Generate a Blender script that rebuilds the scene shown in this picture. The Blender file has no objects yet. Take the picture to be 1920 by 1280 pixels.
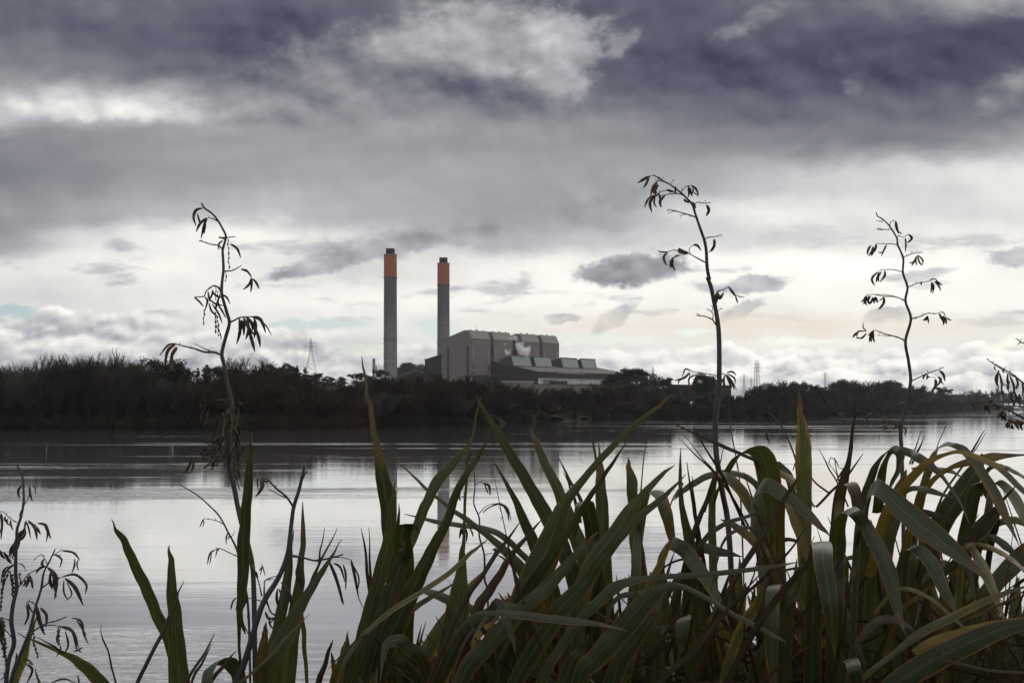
import bpy, bmesh, math, random
from mathutils import Vector, Matrix, Quaternion
from mathutils import noise as mnoise

scene = bpy.context.scene
COL = scene.collection
F = 1867.0            # focal length in photo pixels (36 mm sensor, 35 mm lens)
HZ = 760.0            # horizon row
CAMZ = 4.0            # eye height above the river


def at(px, py, Y):
    return Vector(((px - 960.0) / F * Y, Y, CAMZ + (HZ - py) / F * Y))


# ------------------------------------------------------------------ camera
cam_d = bpy.data.cameras.new("camera")
cam = bpy.data.objects.new("camera", cam_d)
COL.objects.link(cam)
cam.location = (0, 0, CAMZ)
cam.rotation_euler = (math.radians(90), 0, 0)
cam_d.sensor_width = 36.0
cam_d.lens = 36.0 * F / 1920.0
cam_d.shift_y = (HZ - 640.0) / 1920.0
cam_d.clip_start = 0.05
cam_d.clip_end = 30000.0
scene.camera = cam
scene.view_settings.view_transform = 'Standard'
scene.view_settings.look = 'None'
scene.view_settings.exposure = 0.0
scene.view_settings.gamma = 1.0
scene.cycles.use_denoising = True
scene.cycles.max_bounces = 8
scene.cycles.transparent_max_bounces = 12
scene.cycles.volume_bounces = 6
scene.cycles.caustics_reflective = False
scene.cycles.caustics_refractive = False


# ------------------------------------------------------------------ node helpers
class S:
    """A socket with arithmetic."""
    def __init__(self, nt, sock):
        self.nt, self.s = nt, sock

    def _m(self, op, *o, clamp=False):
        n = self.nt.nodes.new('ShaderNodeMath')
        n.operation = op
        n.use_clamp = clamp
        for i, v in enumerate((self,) + o):
            if isinstance(v, S):
                self.nt.links.new(v.s, n.inputs[i])
            else:
                n.inputs[i].default_value = v
        return S(self.nt, n.outputs[0])

    def __add__(self, o): return self._m('ADD', o)
    def __radd__(self, o): return self._m('ADD', o)
    def __sub__(self, o): return self._m('SUBTRACT', o)
    def __rsub__(self, o): return (self * -1.0) + o
    def __mul__(self, o): return self._m('MULTIPLY', o)
    def __rmul__(self, o): return self._m('MULTIPLY', o)
    def __truediv__(self, o): return self._m('DIVIDE', o)
    def mad(self, a, b): return self._m('MULTIPLY_ADD', a, b)
    def clamp(self, a=0.0, b=1.0): return self._m('MAXIMUM', a)._m('MINIMUM', b)


class NT:
    def __init__(self, nt):
        self.nt = nt
        nt.nodes.clear()

    def new(self, t, **kw):
        n = self.nt.nodes.new(t)
        for k, v in kw.items():
            setattr(n, k, v)
        return n

    def link(self, a, b):
        self.nt.links.new(a.s if isinstance(a, S) else a, b)

    def put(self, sock, v):
        if isinstance(v, S) or isinstance(v, bpy.types.NodeSocket):
            self.link(v, sock)
        else:
            sock.default_value = v

    def xyz(self, x=0.0, y=0.0, z=0.0):
        n = self.new('ShaderNodeCombineXYZ')
        for i, v in enumerate((x, y, z)):
            self.put(n.inputs[i], v)
        return S(self.nt, n.outputs[0])

    def sep(self, v):
        n = self.new('ShaderNodeSeparateXYZ')
        self.put(n.inputs[0], v)
        return [S(self.nt, o) for o in n.outputs]

    def noise(self, v, scale=1.0, detail=4.0, rough=0.55, lac=2.0, dist=0.0, color=False):
        n = self.new('ShaderNodeTexNoise')
        self.put(n.inputs['Vector'], v)
        n.inputs['Scale'].default_value = scale
        n.inputs['Detail'].default_value = detail
        n.inputs['Roughness'].default_value = rough
        n.inputs['Lacunarity'].default_value = lac
        n.inputs['Distortion'].default_value = dist
        return S(self.nt, n.outputs['Color' if color else 'Fac'])

    def smooth(self, v, a, b, lo=0.0, hi=1.0, mode='SMOOTHSTEP'):
        n = self.new('ShaderNodeMapRange', interpolation_type=mode, clamp=True)
        self.put(n.inputs['Value'], v)
        self.put(n.inputs['From Min'], a)
        self.put(n.inputs['From Max'], b)
        n.inputs['To Min'].default_value = lo
        n.inputs['To Max'].default_value = hi
        return S(self.nt, n.outputs['Result'])

    def mixf(self, f, a, b):
        n = self.new('ShaderNodeMix', data_type='FLOAT')
        self.put(n.inputs[0], f)
        self.put(n.inputs[2], a)
        self.put(n.inputs[3], b)
        return S(self.nt, n.outputs[0])

    def mixc(self, f, a, b, mode='MIX'):
        n = self.new('ShaderNodeMix', data_type='RGBA', blend_type=mode)
        self.put(n.inputs[0], f)
        self.put(n.inputs[6], a)
        self.put(n.inputs[7], b)
        return S(self.nt, n.outputs[2])

    def ramp(self, v, stops, interp='LINEAR'):
        n = self.new('ShaderNodeValToRGB')
        cr = n.color_ramp
        cr.interpolation = interp
        while len(cr.elements) < len(stops):
            cr.elements.new(0.5)
        for e, (p, c) in zip(cr.elements, stops):
            e.position = p
            e.color = c if len(c) == 4 else (*c, 1)
        self.put(n.inputs[0], v)
        return S(self.nt, n.outputs[0])


def lin(c):
    c = c / 255.0
    return c / 12.92 if c <= 0.04045 else ((c + 0.055) / 1.055) ** 2.4


def L3(r, g, b):
    return (lin(r), lin(g), lin(b), 1.0)


# ------------------------------------------------------------------ sky (world)
SUN_AZ, SUN_EL = math.radians(24), math.radians(36)   # azimuth measured from +Y towards +X


def build_world():
    w = bpy.data.worlds.new("World")
    w.use_nodes = True
    w.cycles.sampling_method = 'MANUAL'
    w.cycles.sample_map_resolution = 512
    g = NT(w.node_tree)
    tc = g.new('ShaderNodeTexCoord')
    x, y, z = g.sep(tc.outputs['Generated'])
    hyp = (x * x + y * y)._m('SQRT')._m('MAXIMUM', 0.001)
    u = x._m('ARCTAN2', y)                      # azimuth
    uc = u.clamp(-1.05, 1.05)
    tv = z / (hyp * uc._m('COSINE'))            # slope of the view direction
    # work in units of 100 photo pixels across / up the sky
    X = uc._m('TANGENT') * (F / 100.0) + 9.6
    Y = tv._m('MULTIPLY_ADD', -F / 100.0, HZ / 100.0).clamp(-14.0, 7.6)
    low = g.smooth(Y, 4.6, 6.4)                 # 0 high up, 1 in the low cumulus band
    # domain warp
    wv = g.xyz(X * 0.55, Y * 0.95, u * 0.3)
    c1 = g.sep(g.noise(wv, 1.0, 5.0, 0.55, color=True))
    wv2 = g.xyz(X * 2.1, Y * 3.2, 7.3)
    c2 = g.sep(g.noise(wv2, 1.0, 6.0, 0.62, color=True))
    a1 = g.mixf(low, 1.5, 0.5)
    a2 = g.mixf(low, 0.13, 0.14)
    Xw = X + (c1[0] - 0.5) * a1 + (c2[0] - 0.5) * a2
    Yw = Y + (c1[1] - 0.5) * a1 * 0.62 + (c2[1] - 0.5) * a2 * 0.7
    # brightness chart of the overcast: rows of elevation, columns of azimuth
    cols = [0, 160, 320, 480, 640, 800, 960, 1120, 1280, 1440, 1600, 1760, 1920]
    rows = [
        (-900, [200, 200, 200, 200, 200, 200, 200, 200, 200, 200, 200, 200, 200]),
        (-150, [118, 118, 112, 108, 112, 122, 118, 105, 100, 112, 110, 140, 150]),
        (0,    [98, 112, 104, 92, 106, 122, 108, 92, 84, 118, 90, 140, 165]),
        (60,   [106, 101, 96, 76, 88, 110, 112, 96, 82, 92, 86, 74, 72]),
        (130,  [144, 128, 106, 98, 108, 116, 120, 108, 76, 76, 75, 72, 84]),
        (200,  [198, 214, 196, 152, 142, 128, 124, 120, 108, 98, 100, 104, 124]),
        (260,  [134, 150, 162, 165, 160, 158, 158, 156, 144, 130, 124, 132, 174]),
        (330,  [130, 140, 154, 162, 166, 164, 162, 164, 170, 186, 202, 216, 230]),
        (400,  [150, 166, 182, 184, 180, 172, 168, 168, 206, 226, 224, 218, 224]),
        (450,  [166, 214, 234, 240, 226, 190, 182, 198, 204, 208, 222, 238, 236]),
        (500,  [222, 238, 242, 228, 212, 222, 244, 240, 238, 250, 258, 254, 238]),
        (560,  [218, 216, 226, 234, 240, 244, 250, 252, 246, 244, 250, 250, 246]),
        (615,  [208, 212, 222, 228, 228, 232, 238, 236, 240, 244, 246, 244, 240]),
        (680,  [196, 200, 208, 212, 212, 216, 222, 226, 228, 232, 232, 230, 230]),
        (760,  [222, 222, 224, 226, 226, 226, 228, 230, 232, 234, 234, 234, 234]),
    ]
    P = (Xw + 4.8) / 28.8
    Lm = None
    for i, (ry, vals) in enumerate(rows):
        stops = [((cx + 480) / 2880.0, (v / 255.0,) * 3) for cx, v in zip(cols, vals)]
        r = g.ramp(P, stops, 'B_SPLINE' if ry < 300 else 'EASE')
        r = S(g.nt, r.s)
        if Lm is None:
            Lm = r
        else:
            f = g.smooth(Yw, rows[i - 1][0] / 100.0, ry / 100.0)
            Lm = g.mixf(f, Lm, r)
    # long stratus streaks
    st = g.noise(g.xyz(X * 0.22 + Y * 0.10, Y * 1.3, 3.1), 1.0, 4.0, 0.5)
    Lm = Lm + (st - 0.5) * g.mixf(low, 0.13, 0.14)
    # billowing relief: density minus the density a little towards the light
    persp = (Y * -1.0 + 8.3)._m('MAXIMUM', 0.35)
    bx, by = X * 1.15, Y * 1.6
    n1 = g.noise(g.xyz(bx, by, 1.0), 1.0, 4.0, 0.45)
    n2 = g.noise(g.xyz(bx + 0.16, by - 0.34, 1.0), 1.0, 4.0, 0.45)
    rel = (n1 - n2)
    Lm = Lm + rel * g.mixf(g.smooth(Y, 1.6, 3.0), 0.20, 0.08)

    nb = g.noise(g.xyz(X * 1.9, Y * 2.6, 11.7), 1.0, 7.0, 0.62)     # edge noise
    nf = g.noise(g.xyz(X * 5.2, Y * 6.4, 2.7), 1.0, 6.0, 0.65)

    def blob(cx, cy, rx, ry, rot=0.0, soft=0.6, amp=1.6, fine=0.5, warp=0.35):
        dx = X + (c2[0] - 0.5) * warp - cx / 100.0
        dy = Y + (c2[1] - 0.5) * warp - cy / 100.0
        c, s_ = math.cos(math.radians(rot)), math.sin(math.radians(rot))
        a = (dx * c + dy * s_) * (100.0 / rx)
        b = (dy * c - dx * s_) * (100.0 / ry)
        r = (a * a + b * b)._m('SQRT')
        d = (nb - 0.5) * amp + (nf - 0.5) * fine + 1.0 - r
        return g.smooth(d, -0.25, soft * 0.8)

    def put(val, m, k=1.0, add=0.0):
        nonlocal Lm
        t = rel * (0.45 if add == 0 else add) + (nf - 0.5) * 0.05 + val / 255.0
        Lm = g.mixf(m * k, Lm, t)

    # dark slate bank top right and its companions
    put(80, blob(1500, 130, 420, 75, -2, 1.2, 1.0), 0.55)
    put(74, blob(520, 70, 120, 55, 0, 1.0, 1.4), 0.7)
    # big bright cumulus hanging in front of them
    put(128, blob(640, 130, 190, 85, -6, 0.9, 1.5), 0.75)
    put(140, blob(760, 120, 270, 100, -4, 1.2, 1.1, 0.2), 0.8)
    put(168, blob(905, 82, 235, 92, -2, 0.75, 1.3, 0.22), 0.95)
    put(174, blob(1040, 105, 88, 98, 15, 0.5, 1.3, 0.35), 0.9)
    put(178, blob(850, 40, 110, 34, -8, 0.9, 1.4, 0.3), 0.6, 0.6)
    put(158, blob(1165, 85, 45, 16, -40, 0.8, 1.8), 0.6)
    put(98, blob(865, 160, 170, 40, 10, 1.1, 0.6, 0.1), 0.9)
    put(110, blob(975, 198, 110, 32, 5, 1.1, 0.6, 0.1), 0.75)
    put(140, blob(480, 205, 120, 45, 8, 0.8, 1.7), 0.7)
    put(150, blob(1410, 38, 75, 20, -28, 1.0, 1.8), 0.75)
    put(160, blob(1850, 5, 200, 22, 4, 1.2, 1.2), 0.7)
    put(132, blob(1600, 160, 26, 14, 0, 0.9, 1.4), 0.7)
    put(145, blob(1890, 165, 80, 34, -28, 0.9, 1.6), 0.75)
    # bright window on the left
    put(224, blob(190, 208, 200, 24, 3, 1.0, 1.0), 0.85)
    # soft grey masses in the middle
    put(150, blob(1120, 385, 80, 36, -12, 1.0, 1.6), 0.6)
    put(152, blob(770, 448, 230, 26, -6, 1.1, 1.1), 0.75)
    put(168, blob(600, 498, 105, 17, -12, 0.6, 1.6), 0.9)
    put(170, blob(700, 474, 130, 18, -8, 0.8, 1.4), 0.75)
    put(172, blob(235, 462, 40, 13, 0, 1.0, 1.6), 0.5)
    # broken grey strands and scraps of cloud across the bright band
    sn = g.noise(g.xyz(X * 0.42 + Y * 0.25, Y * 1.9, 31.0), 1.0, 6.0, 0.56)
    sm = g.smooth(sn + (nf - 0.5) * 0.05, 0.53, 0.66) * g.smooth(Y, 3.9, 4.8) * g.smooth(Y, 6.5, 5.7)
    Lm = g.mixf(sm * 0.8, Lm, (cs_ := g.noise(g.xyz(X * 0.9, Y * 2.0, 40.0), 1.0, 4.0, 0.5)) * 0.22 + 0.62)
    # small dark clouds before the light
    put(164, blob(1185, 506, 102, 29, -6, 0.32, 1.2), 0.95, 0.6)
    put(178, blob(1415, 533, 62, 17, -5, 0.45, 1.6), 0.85)
    put(180, blob(1330, 540, 45, 14, 10, 0.9, 1.7), 0.6)
    put(176, blob(1058, 597, 36, 11, 0, 0.4, 1.5), 0.9)
    put(180, blob(1152, 597, 50, 17, -38, 0.4, 1.6), 0.8)
    put(182, blob(1390, 582, 46, 14, -20, 0.5, 1.6), 0.75)
    put(184, blob(1900, 482, 50, 18, 0, 0.45, 1.5), 0.8)
    put(190, blob(1660, 592, 64, 15, -8, 0.5, 1.6), 0.75)
    put(196, blob(1860, 602, 60, 10, 0, 0.9, 1.7), 0.6)
    put(198, blob(985, 525, 22, 14, -60, 0.8, 1.7), 0.5)
    # heaps of cumulus near the horizon: irregular sunlit tops, grey undersides, back to front
    cu = g.noise(g.xyz(X * 1.5, Y * 2.3, 21.0), 1.0, 7.0, 0.52)
    cl = g.noise(g.xyz(X * 1.5 + 0.12, Y * 2.3 - 0.30, 21.0), 1.0, 5.0, 0.46)
    cs = g.noise(g.xyz(X * 1.5, Y * 2.3, 21.0), 1.0, 5.0, 0.46)
    crel = cs - cl

    def heap(T, A, fx, h, bright, dark, seed, x0, x1, soft=0.16, amp=0.5):
        nonlocal Lm
        nx = g.noise(g.xyz(X * fx, seed, 0.0), 1.0, 3.0, 0.5)
        top = (nx - 0.5) * (-A / 50.0) + T / 100.0
        d = (Y - top) * (100.0 / h) + (cu - 0.5) * amp * 2.6 + (nf - 0.5) * amp * 0.35
        m = g.smooth(d, 0.0, soft)
        if x0 is not None:
            m = m * g.smooth(X + (cu - 0.5) * 2.0, x0 / 100.0 - 0.8, x0 / 100.0 + 0.6)
        if x1 is not None:
            m = m * g.smooth(X + (cu - 0.5) * 2.0, x1 / 100.0 + 0.6, x1 / 100.0 - 0.8)
        body = g.smooth(d, 0.05, 1.0, bright / 255.0, dark / 255.0, 'LINEAR') + crel * 0.85
        Lm = g.mixf(m * 0.92, Lm, body)

    heap(578, 26, 0.55, 55, 234, 184, 1.7, None, 330, 0.35)
    heap(612, 22, 0.6, 60, 238, 188, 4.1, None, 640, 0.30)
    heap(640, 20, 0.7, 55, 236, 194, 6.6, 520, 1000, 0.40)
    heap(650, 24, 0.8, 60, 256, 188, 9.2, 1040, None, 0.14)
    heap(672, 18, 0.9, 42, 258, 192, 12.5, 1250, None, 0.14)
    heap(696, 14, 1.1, 36, 254, 202, 15.3, 1000, None, 0.16)
    fa = g.xyz(X, Y, 0)
    hi = g.smooth(Lm, 0.0, 1.12, 0.0, 1.0, 'LINEAR')
    stops = [(0.0, L3(40, 42, 55)), (0.25 / 1.12, L3(60, 64, 79)), (0.31 / 1.12, L3(76, 79, 95)),
             (0.40 / 1.12, L3(98, 100, 115)), (0.5 / 1.12, L3(126, 127, 135)), (0.6 / 1.12, L3(152, 153, 158)),
             (0.7 / 1.12, L3(178, 179, 185)), (0.8 / 1.12, L3(210, 210, 211)), (0.9 / 1.12, L3(241, 239, 234)),
             (0.965 / 1.12, (1.04, 1.01, 0.95, 1)), (1.0, (1.28, 1.24, 1.16, 1))]
    cloud = g.ramp(hi, stops)
    # faint warm tint low on the right, where the light comes through
    warm = blob(1450, 612, 620, 40, 0, 1.3, 0.7) * 0.8
    cloud = g.mixc(warm, cloud, (0.90, 0.80, 0.66, 1))
    # gaps where clear sky shows through
    gap = blob(20, 583, 60, 11, 0, 0.7, 1.2)
    for args in ((600, 608, 120, 9, 0, 0.8, 1.5), (820, 618, 50, 18, 10, 0.8, 1.5), (690, 655, 60, 10, 0, 0.9, 1.5),
                 (1130, 634, 130, 11, 2, 0.8, 1.3), (1300, 622, 50, 8, -4, 0.9, 1.4), (1890, 640, 50, 12, -20, 0.9, 1.5),
                 (1490, 640, 90, 8, 0, 0.9, 1.5)):
        gap = gap._m('MAXIMUM', blob(*args))
    sky = g.new('ShaderNodeTexSky', sky_type='NISHITA')
    sky.sun_disc = False
    sky.sun_elevation = SUN_EL
    sky.sun_rotation = SUN_AZ
    sky.air_density, sky.dust_density, sky.ozone_density = 1.0, 0.6, 2.0
    b1 = g.new('ShaderNodeBackground')
    g.link(cloud, b1.inputs[0])
    b1.inputs[1].default_value = 1.0
    b2 = g.new('ShaderNodeBackground')
    g.link(sky.outputs[0], b2.inputs[0])
    b2.inputs[1].default_value = 0.09
    mx = g.new('ShaderNodeMixShader')
    g.link(gap * 0.9, mx.inputs[0])
    g.link(b1.outputs[0], mx.inputs[1])
    g.link(b2.outputs[0], mx.inputs[2])
    out = g.new('ShaderNodeOutputWorld')
    g.link(mx.outputs[0], out.inputs[0])
    scene.world = w


build_world()
sd = bpy.data.lights.new("sun", 'SUN')
sd.energy = 0.8
sd.angle = math.radians(30)
sd.color = (1.0, 0.95, 0.88)
sun = bpy.data.objects.new("sun", sd)
COL.objects.link(sun)
dirn = Vector((math.sin(SUN_AZ) * math.cos(SUN_EL), math.cos(SUN_AZ) * math.cos(SUN_EL), math.sin(SUN_EL)))
sun.rotation_euler = (-dirn).to_track_quat('-Z', 'Y').to_euler()
sun.location = dirn * 500


# ------------------------------------------------------------------ object helpers
def tag(o, label=None, cat=None, group=None, kind=None):
    if label: o['label'] = label
    if cat: o['category'] = cat
    if group: o['group'] = group
    if kind: o['kind'] = kind
    return o


def empty(name, loc=(0, 0, 0), rz=0.0):
    o = bpy.data.objects.new(name, None)
    o.empty_display_size = 0.2
    o.location = loc
    o.rotation_euler = (0, 0, rz)
    COL.objects.link(o)
    return o


class MB:
    """Collects geometry; build() links it as one mesh object. Coordinates are world unless origin is given."""
    def __init__(self, origin=(0, 0, 0)):
        self.v, self.f, self.uv = [], [], []
        self.o = Vector(origin)
        self.has_uv = False

    def vert(self, p, uv=(0, 0)):
        self.v.append(Vector(p) - self.o)
        self.uv.append(uv)
        return len(self.v) - 1

    def face(self, *idx):
        self.f.append(idx)

    def poly(self, pts):
        i = [self.vert(p) for p in pts]
        self.f.append(tuple(i))

    def box(self, c, sx, sy, sz, rz=0.0):
        """axis box: c = centre of the bottom face"""
        c = Vector(c)
        ca, sa = math.cos(rz), math.sin(rz)
        i = []
        for zz in (0, sz):
            for x, y in ((-1, -1), (1, -1), (1, 1), (-1, 1)):
                a, b = x * sx / 2, y * sy / 2
                i.append(self.vert(c + Vector((a * ca - b * sa, a * sa + b * ca, zz))))
        self.f += [(i[3], i[2], i[1], i[0]), (i[4], i[5], i[6], i[7])]
        for k in range(4):
            j = (k + 1) % 4
            self.f.append((i[k], i[j], i[4 + j], i[4 + k]))

    def prism(self, prof0, prof1):
        """solid between two matching closed outlines"""
        a = [self.vert(p) for p in prof0]
        b = [self.vert(p) for p in prof1]
        n = len(a)
        self.f.append(tuple(reversed(a)))
        self.f.append(tuple(b))
        for k in range(n):
            j = (k + 1) % n
            self.f.append((a[k], a[j], b[j], b[k]))

    def tube(self, pts, radii, sides=6, cap=True, close_tip=False):
        pts = [Vector(p) for p in pts]
        n = len(pts)
        if not hasattr(radii, '__len__'):
            radii = [radii] * n
        rings = []
        ref = None
        for k in range(n):
            t = (pts[min(k + 1, n - 1)] - pts[max(k - 1, 0)])
            if t.length < 1e-9:
                t = Vector((0, 0, 1))
            t.normalize()
            if ref is None:
                ref = t.orthogonal().normalized()
            else:
                ref = ref - t * ref.dot(t)
                ref = ref.normalized() if ref.length > 1e-6 else t.orthogonal().normalized()
            bn = t.cross(ref)
            rings.append([self.vert(pts[k] + (ref * math.cos(2 * math.pi * s / sides) + bn * math.sin(2 * math.pi * s / sides)) * radii[k],
                                    (s / sides, k / max(1, n - 1))) for s in range(sides)])
        for k in range(n - 1):
            for s in range(sides):
                s2 = (s + 1) % sides
                self.f.append((rings[k][s], rings[k][s2], rings[k + 1][s2], rings[k + 1][s]))
        if cap and sides > 2:
            self.f.append(tuple(reversed(rings[0])))
            self.f.append(tuple(rings[-1]))

    def build(self, name, mat, parent=None, smooth=False, loc=None):
        me = bpy.data.meshes.new(name)
        me.from_pydata([tuple(p) for p in self.v], [], self.f)
        if self.has_uv:
            ul = me.uv_layers.new(name="UVMap")
            li = [0] * len(me.loops)
            me.loops.foreach_get("vertex_index", li)
            flat = []
            for i in li:
                flat += self.uv[i]
            ul.data.foreach_set("uv", flat)
        if smooth:
            me.polygons.foreach_set("use_smooth", [True] * len(me.polygons))
        me.materials.append(mat)
        me.update()
        o = bpy.data.objects.new(name, me)
        COL.objects.link(o)
        if parent is not None:
            o.parent = parent
        o.location = loc if loc is not None else (self.o if parent is None else (0, 0, 0))
        return o


def copy_tree(o, parent=None):
    c = o.copy()
    COL.objects.link(c)
    if parent is not None:
        c.parent = parent
    for ch in list(o.children):
        copy_tree(ch, c)
    return c


# ------------------------------------------------------------------ materials
def newmat(name):
    m = bpy.data.materials.new(name)
    m.use_nodes = True
    return m, NT(m.node_tree)


def bsdf(g, color, rough=0.7, spec=0.4, bump=None, bump_d=0.02, bump_s=0.5, metallic=0.0):
    b = g.new('ShaderNodeBsdfPrincipled')
    g.put(b.inputs['Base Color'], color)
    g.put(b.inputs['Roughness'], rough)
    g.put(b.inputs['Specular IOR Level'], spec)
    b.inputs['Metallic'].default_value = metallic
    if bump is not None:
        bn = g.new('ShaderNodeBump')
        bn.inputs['Distance'].default_value = bump_d
        bn.inputs['Strength'].default_value = bump_s
        g.put(bn.inputs['Height'], bump)
        g.link(bn.outputs[0], b.inputs['Normal'])
    return b


def finish(g, sh):
    out = g.new('ShaderNodeOutputMaterial')
    g.link(sh.outputs[0] if hasattr(sh, 'outputs') else sh, out.inputs[0])


def pos(g):
    return g.new('ShaderNodeNewGeometry').outputs['Position']


def simple(name, c0, c1, scale=1.0, rough=0.8, spec=0.3, stretch=(1, 1, 1), detail=5.0, metallic=0.0):
    """two-tone weathered surface"""
    m, g = newmat(name)
    x, y, z = g.sep(pos(g))
    n = g.noise(g.xyz(x * stretch[0], y * stretch[1], z * stretch[2]), scale, detail, 0.6)
    c = g.mixc(g.smooth(n, 0.3, 0.7), (*c0, 1), (*c1, 1))
    finish(g, bsdf(g, c, rough, spec, metallic=metallic))
    return m


M = {}
M['cladding'] = simple('brown_cladding', (0.228, 0.200, 0.184), (0.262, 0.232, 0.214), 0.35, 0.75, 0.25, (1, 1, 0.25))
M['roof_clad'] = simple('roof_cladding', (0.285, 0.250, 0.230), (0.325, 0.288, 0.265), 0.3, 0.6, 0.35)
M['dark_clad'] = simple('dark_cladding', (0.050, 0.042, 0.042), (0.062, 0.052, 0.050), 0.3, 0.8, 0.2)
M['roof_brown'] = simple('hall_roof', (0.085, 0.070, 0.064), (0.105, 0.088, 0.080), 0.3, 0.7, 0.3)
M['white_clad'] = simple('white_cladding', (0.60, 0.63, 0.65), (0.72, 0.74, 0.76), 0.25, 0.7, 0.3, (1, 1, 0.15))
M['window_dark'] = simple('dark_window_strip', (0.022, 0.025, 0.032), (0.034, 0.038, 0.046), 0.2, 0.3, 0.4)
M['window_pale'] = simple('pale_window_strip', (0.30, 0.31, 0.32), (0.40, 0.41, 0.42), 0.2, 0.2, 0.6)
M['rooflight'] = simple('translucent_rooflight_panel', (0.30, 0.33, 0.325), (0.38, 0.41, 0.40), 0.5, 0.35, 0.5, (1, 1, 0.2))
M['frame_tan'] = simple('tan_flashing', (0.24, 0.19, 0.15), (0.28, 0.22, 0.18), 0.5)
M['orange'] = simple('orange_chimney_paint', (0.385, 0.138, 0.077), (0.42, 0.152, 0.086), 0.12, 0.7, 0.2, (1, 1, 0.4))
M['flue'] = simple('sooty_flue_steel', (0.030, 0.031, 0.034), (0.042, 0.043, 0.046), 0.3, 0.6, 0.3)
M['steel'] = simple('galvanised_lattice', (0.16, 0.165, 0.17), (0.22, 0.225, 0.23), 0.5, 0.5, 0.4)
M['pale_stack'] = simple('pale_stack_steel', (0.24, 0.25, 0.26), (0.30, 0.31, 0.32), 0.3)
M['bark'] = simple('grey_brown_bark', (0.036, 0.030, 0.025), (0.060, 0.050, 0.041), 3.0, 0.9, 0.1)
M['twig'] = simple('bare_brown_twigs', (0.038, 0.032, 0.026), (0.055, 0.047, 0.037), 0.4, 0.9, 0.1)
M['twig_pale'] = simple('pale_grey_twigs', (0.062, 0.056, 0.046), (0.092, 0.084, 0.070), 0.4, 0.9, 0.1)
M['twig_red'] = simple('bare_reddish_twigs', (0.052, 0.033, 0.026), (0.072, 0.046, 0.036), 0.3, 0.9, 0.1)
M['brush'] = simple('olive_brush', (0.022, 0.023, 0.015), (0.042, 0.039, 0.026), 0.25, 0.9, 0.1)


def foliage_mat(name, c0, c1):
    m, g = newmat(name)
    oi = g.new('ShaderNodeObjectInfo')
    n = g.noise(pos(g), 0.6, 3.0, 0.6)
    r = S(g.nt, oi.outputs['Random'])
    c = g.mixc(g.smooth(n + (r - 0.5) * 0.3, 0.3, 0.7), (*c0, 1), (*c1, 1))
    b = bsdf(g, c, 0.6, 0.25)
    t = g.new('ShaderNodeBsdfTranslucent')
    g.put(t.inputs[0], c)
    mx = g.new('ShaderNodeMixShader')
    mx.inputs[0].default_value = 0.2
    g.link(b.outputs[0], mx.inputs[1])
    g.link(t.outputs[0], mx.inputs[2])
    finish(g, mx)
    return m


M['evergreen'] = foliage_mat('evergreen_foliage', (0.022, 0.032, 0.018), (0.045, 0.058, 0.030))
M['pine'] = foliage_mat('pine_foliage', (0.020, 0.030, 0.020), (0.038, 0.050, 0.034))
M['olive'] = foliage_mat('olive_foliage', (0.030, 0.036, 0.019), (0.054, 0.058, 0.028))


def concrete_mat():
    m, g = newmat('streaked_chimney_concrete')
    x, y, z = g.sep(pos(g))
    band = g.noise(g.xyz(0.0, 0.0, z), 0.55, 3.0, 0.7)           # horizontal pour lines
    lift = g.noise(g.xyz(x * 0.2, y * 0.2, z * 0.9), 1.0, 4.0, 0.6)
    run = g.noise(g.xyz(x * 1.1, y * 1.1, z * 0.03), 1.0, 4.0, 0.6)
    soot = g.smooth(z + (run - 0.5) * 30.0, 42.0, 122.0)          # soot staining below the painted top
    a = g.mixc(g.smooth(band * 0.65 + lift * 0.35, 0.38, 0.62), (0.20, 0.198, 0.19, 1), (0.38, 0.377, 0.365, 1))
    a = g.mixc(g.smooth(run, 0.4, 0.75, 0.0, 0.5), a, (0.42, 0.42, 0.41, 1))
    a = g.mixc(soot * 0.82, a, (0.12, 0.12, 0.116, 1))
    finish(g, bsdf(g, a, 0.9, 0.15))
    return m


M['concrete'] = concrete_mat()


def ground_mat(name, c0, c1, c2):
    m, g = newmat(name)
    p = pos(g)
    n = g.noise(p, 0.05, 6.0, 0.6)
    n2 = g.noise(p, 1.3, 5.0, 0.6)
    c = g.mixc(g.smooth(n, 0.35, 0.65), (*c0, 1), (*c1, 1))
    c = g.mixc(g.smooth(n2, 0.4, 0.7, 0.0, 0.7), c, (*c2, 1))
    finish(g, bsdf(g, c, 0.95, 0.1, bump=n2, bump_d=0.1))
    return m


M['land'] = ground_mat('rough_riverside_grass', (0.040, 0.046, 0.022), (0.062, 0.054, 0.032), (0.030, 0.028, 0.018))
M['soil'] = ground_mat('damp_bank_soil', (0.030, 0.026, 0.018), (0.040, 0.038, 0.022), (0.018, 0.015, 0.011))


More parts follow.
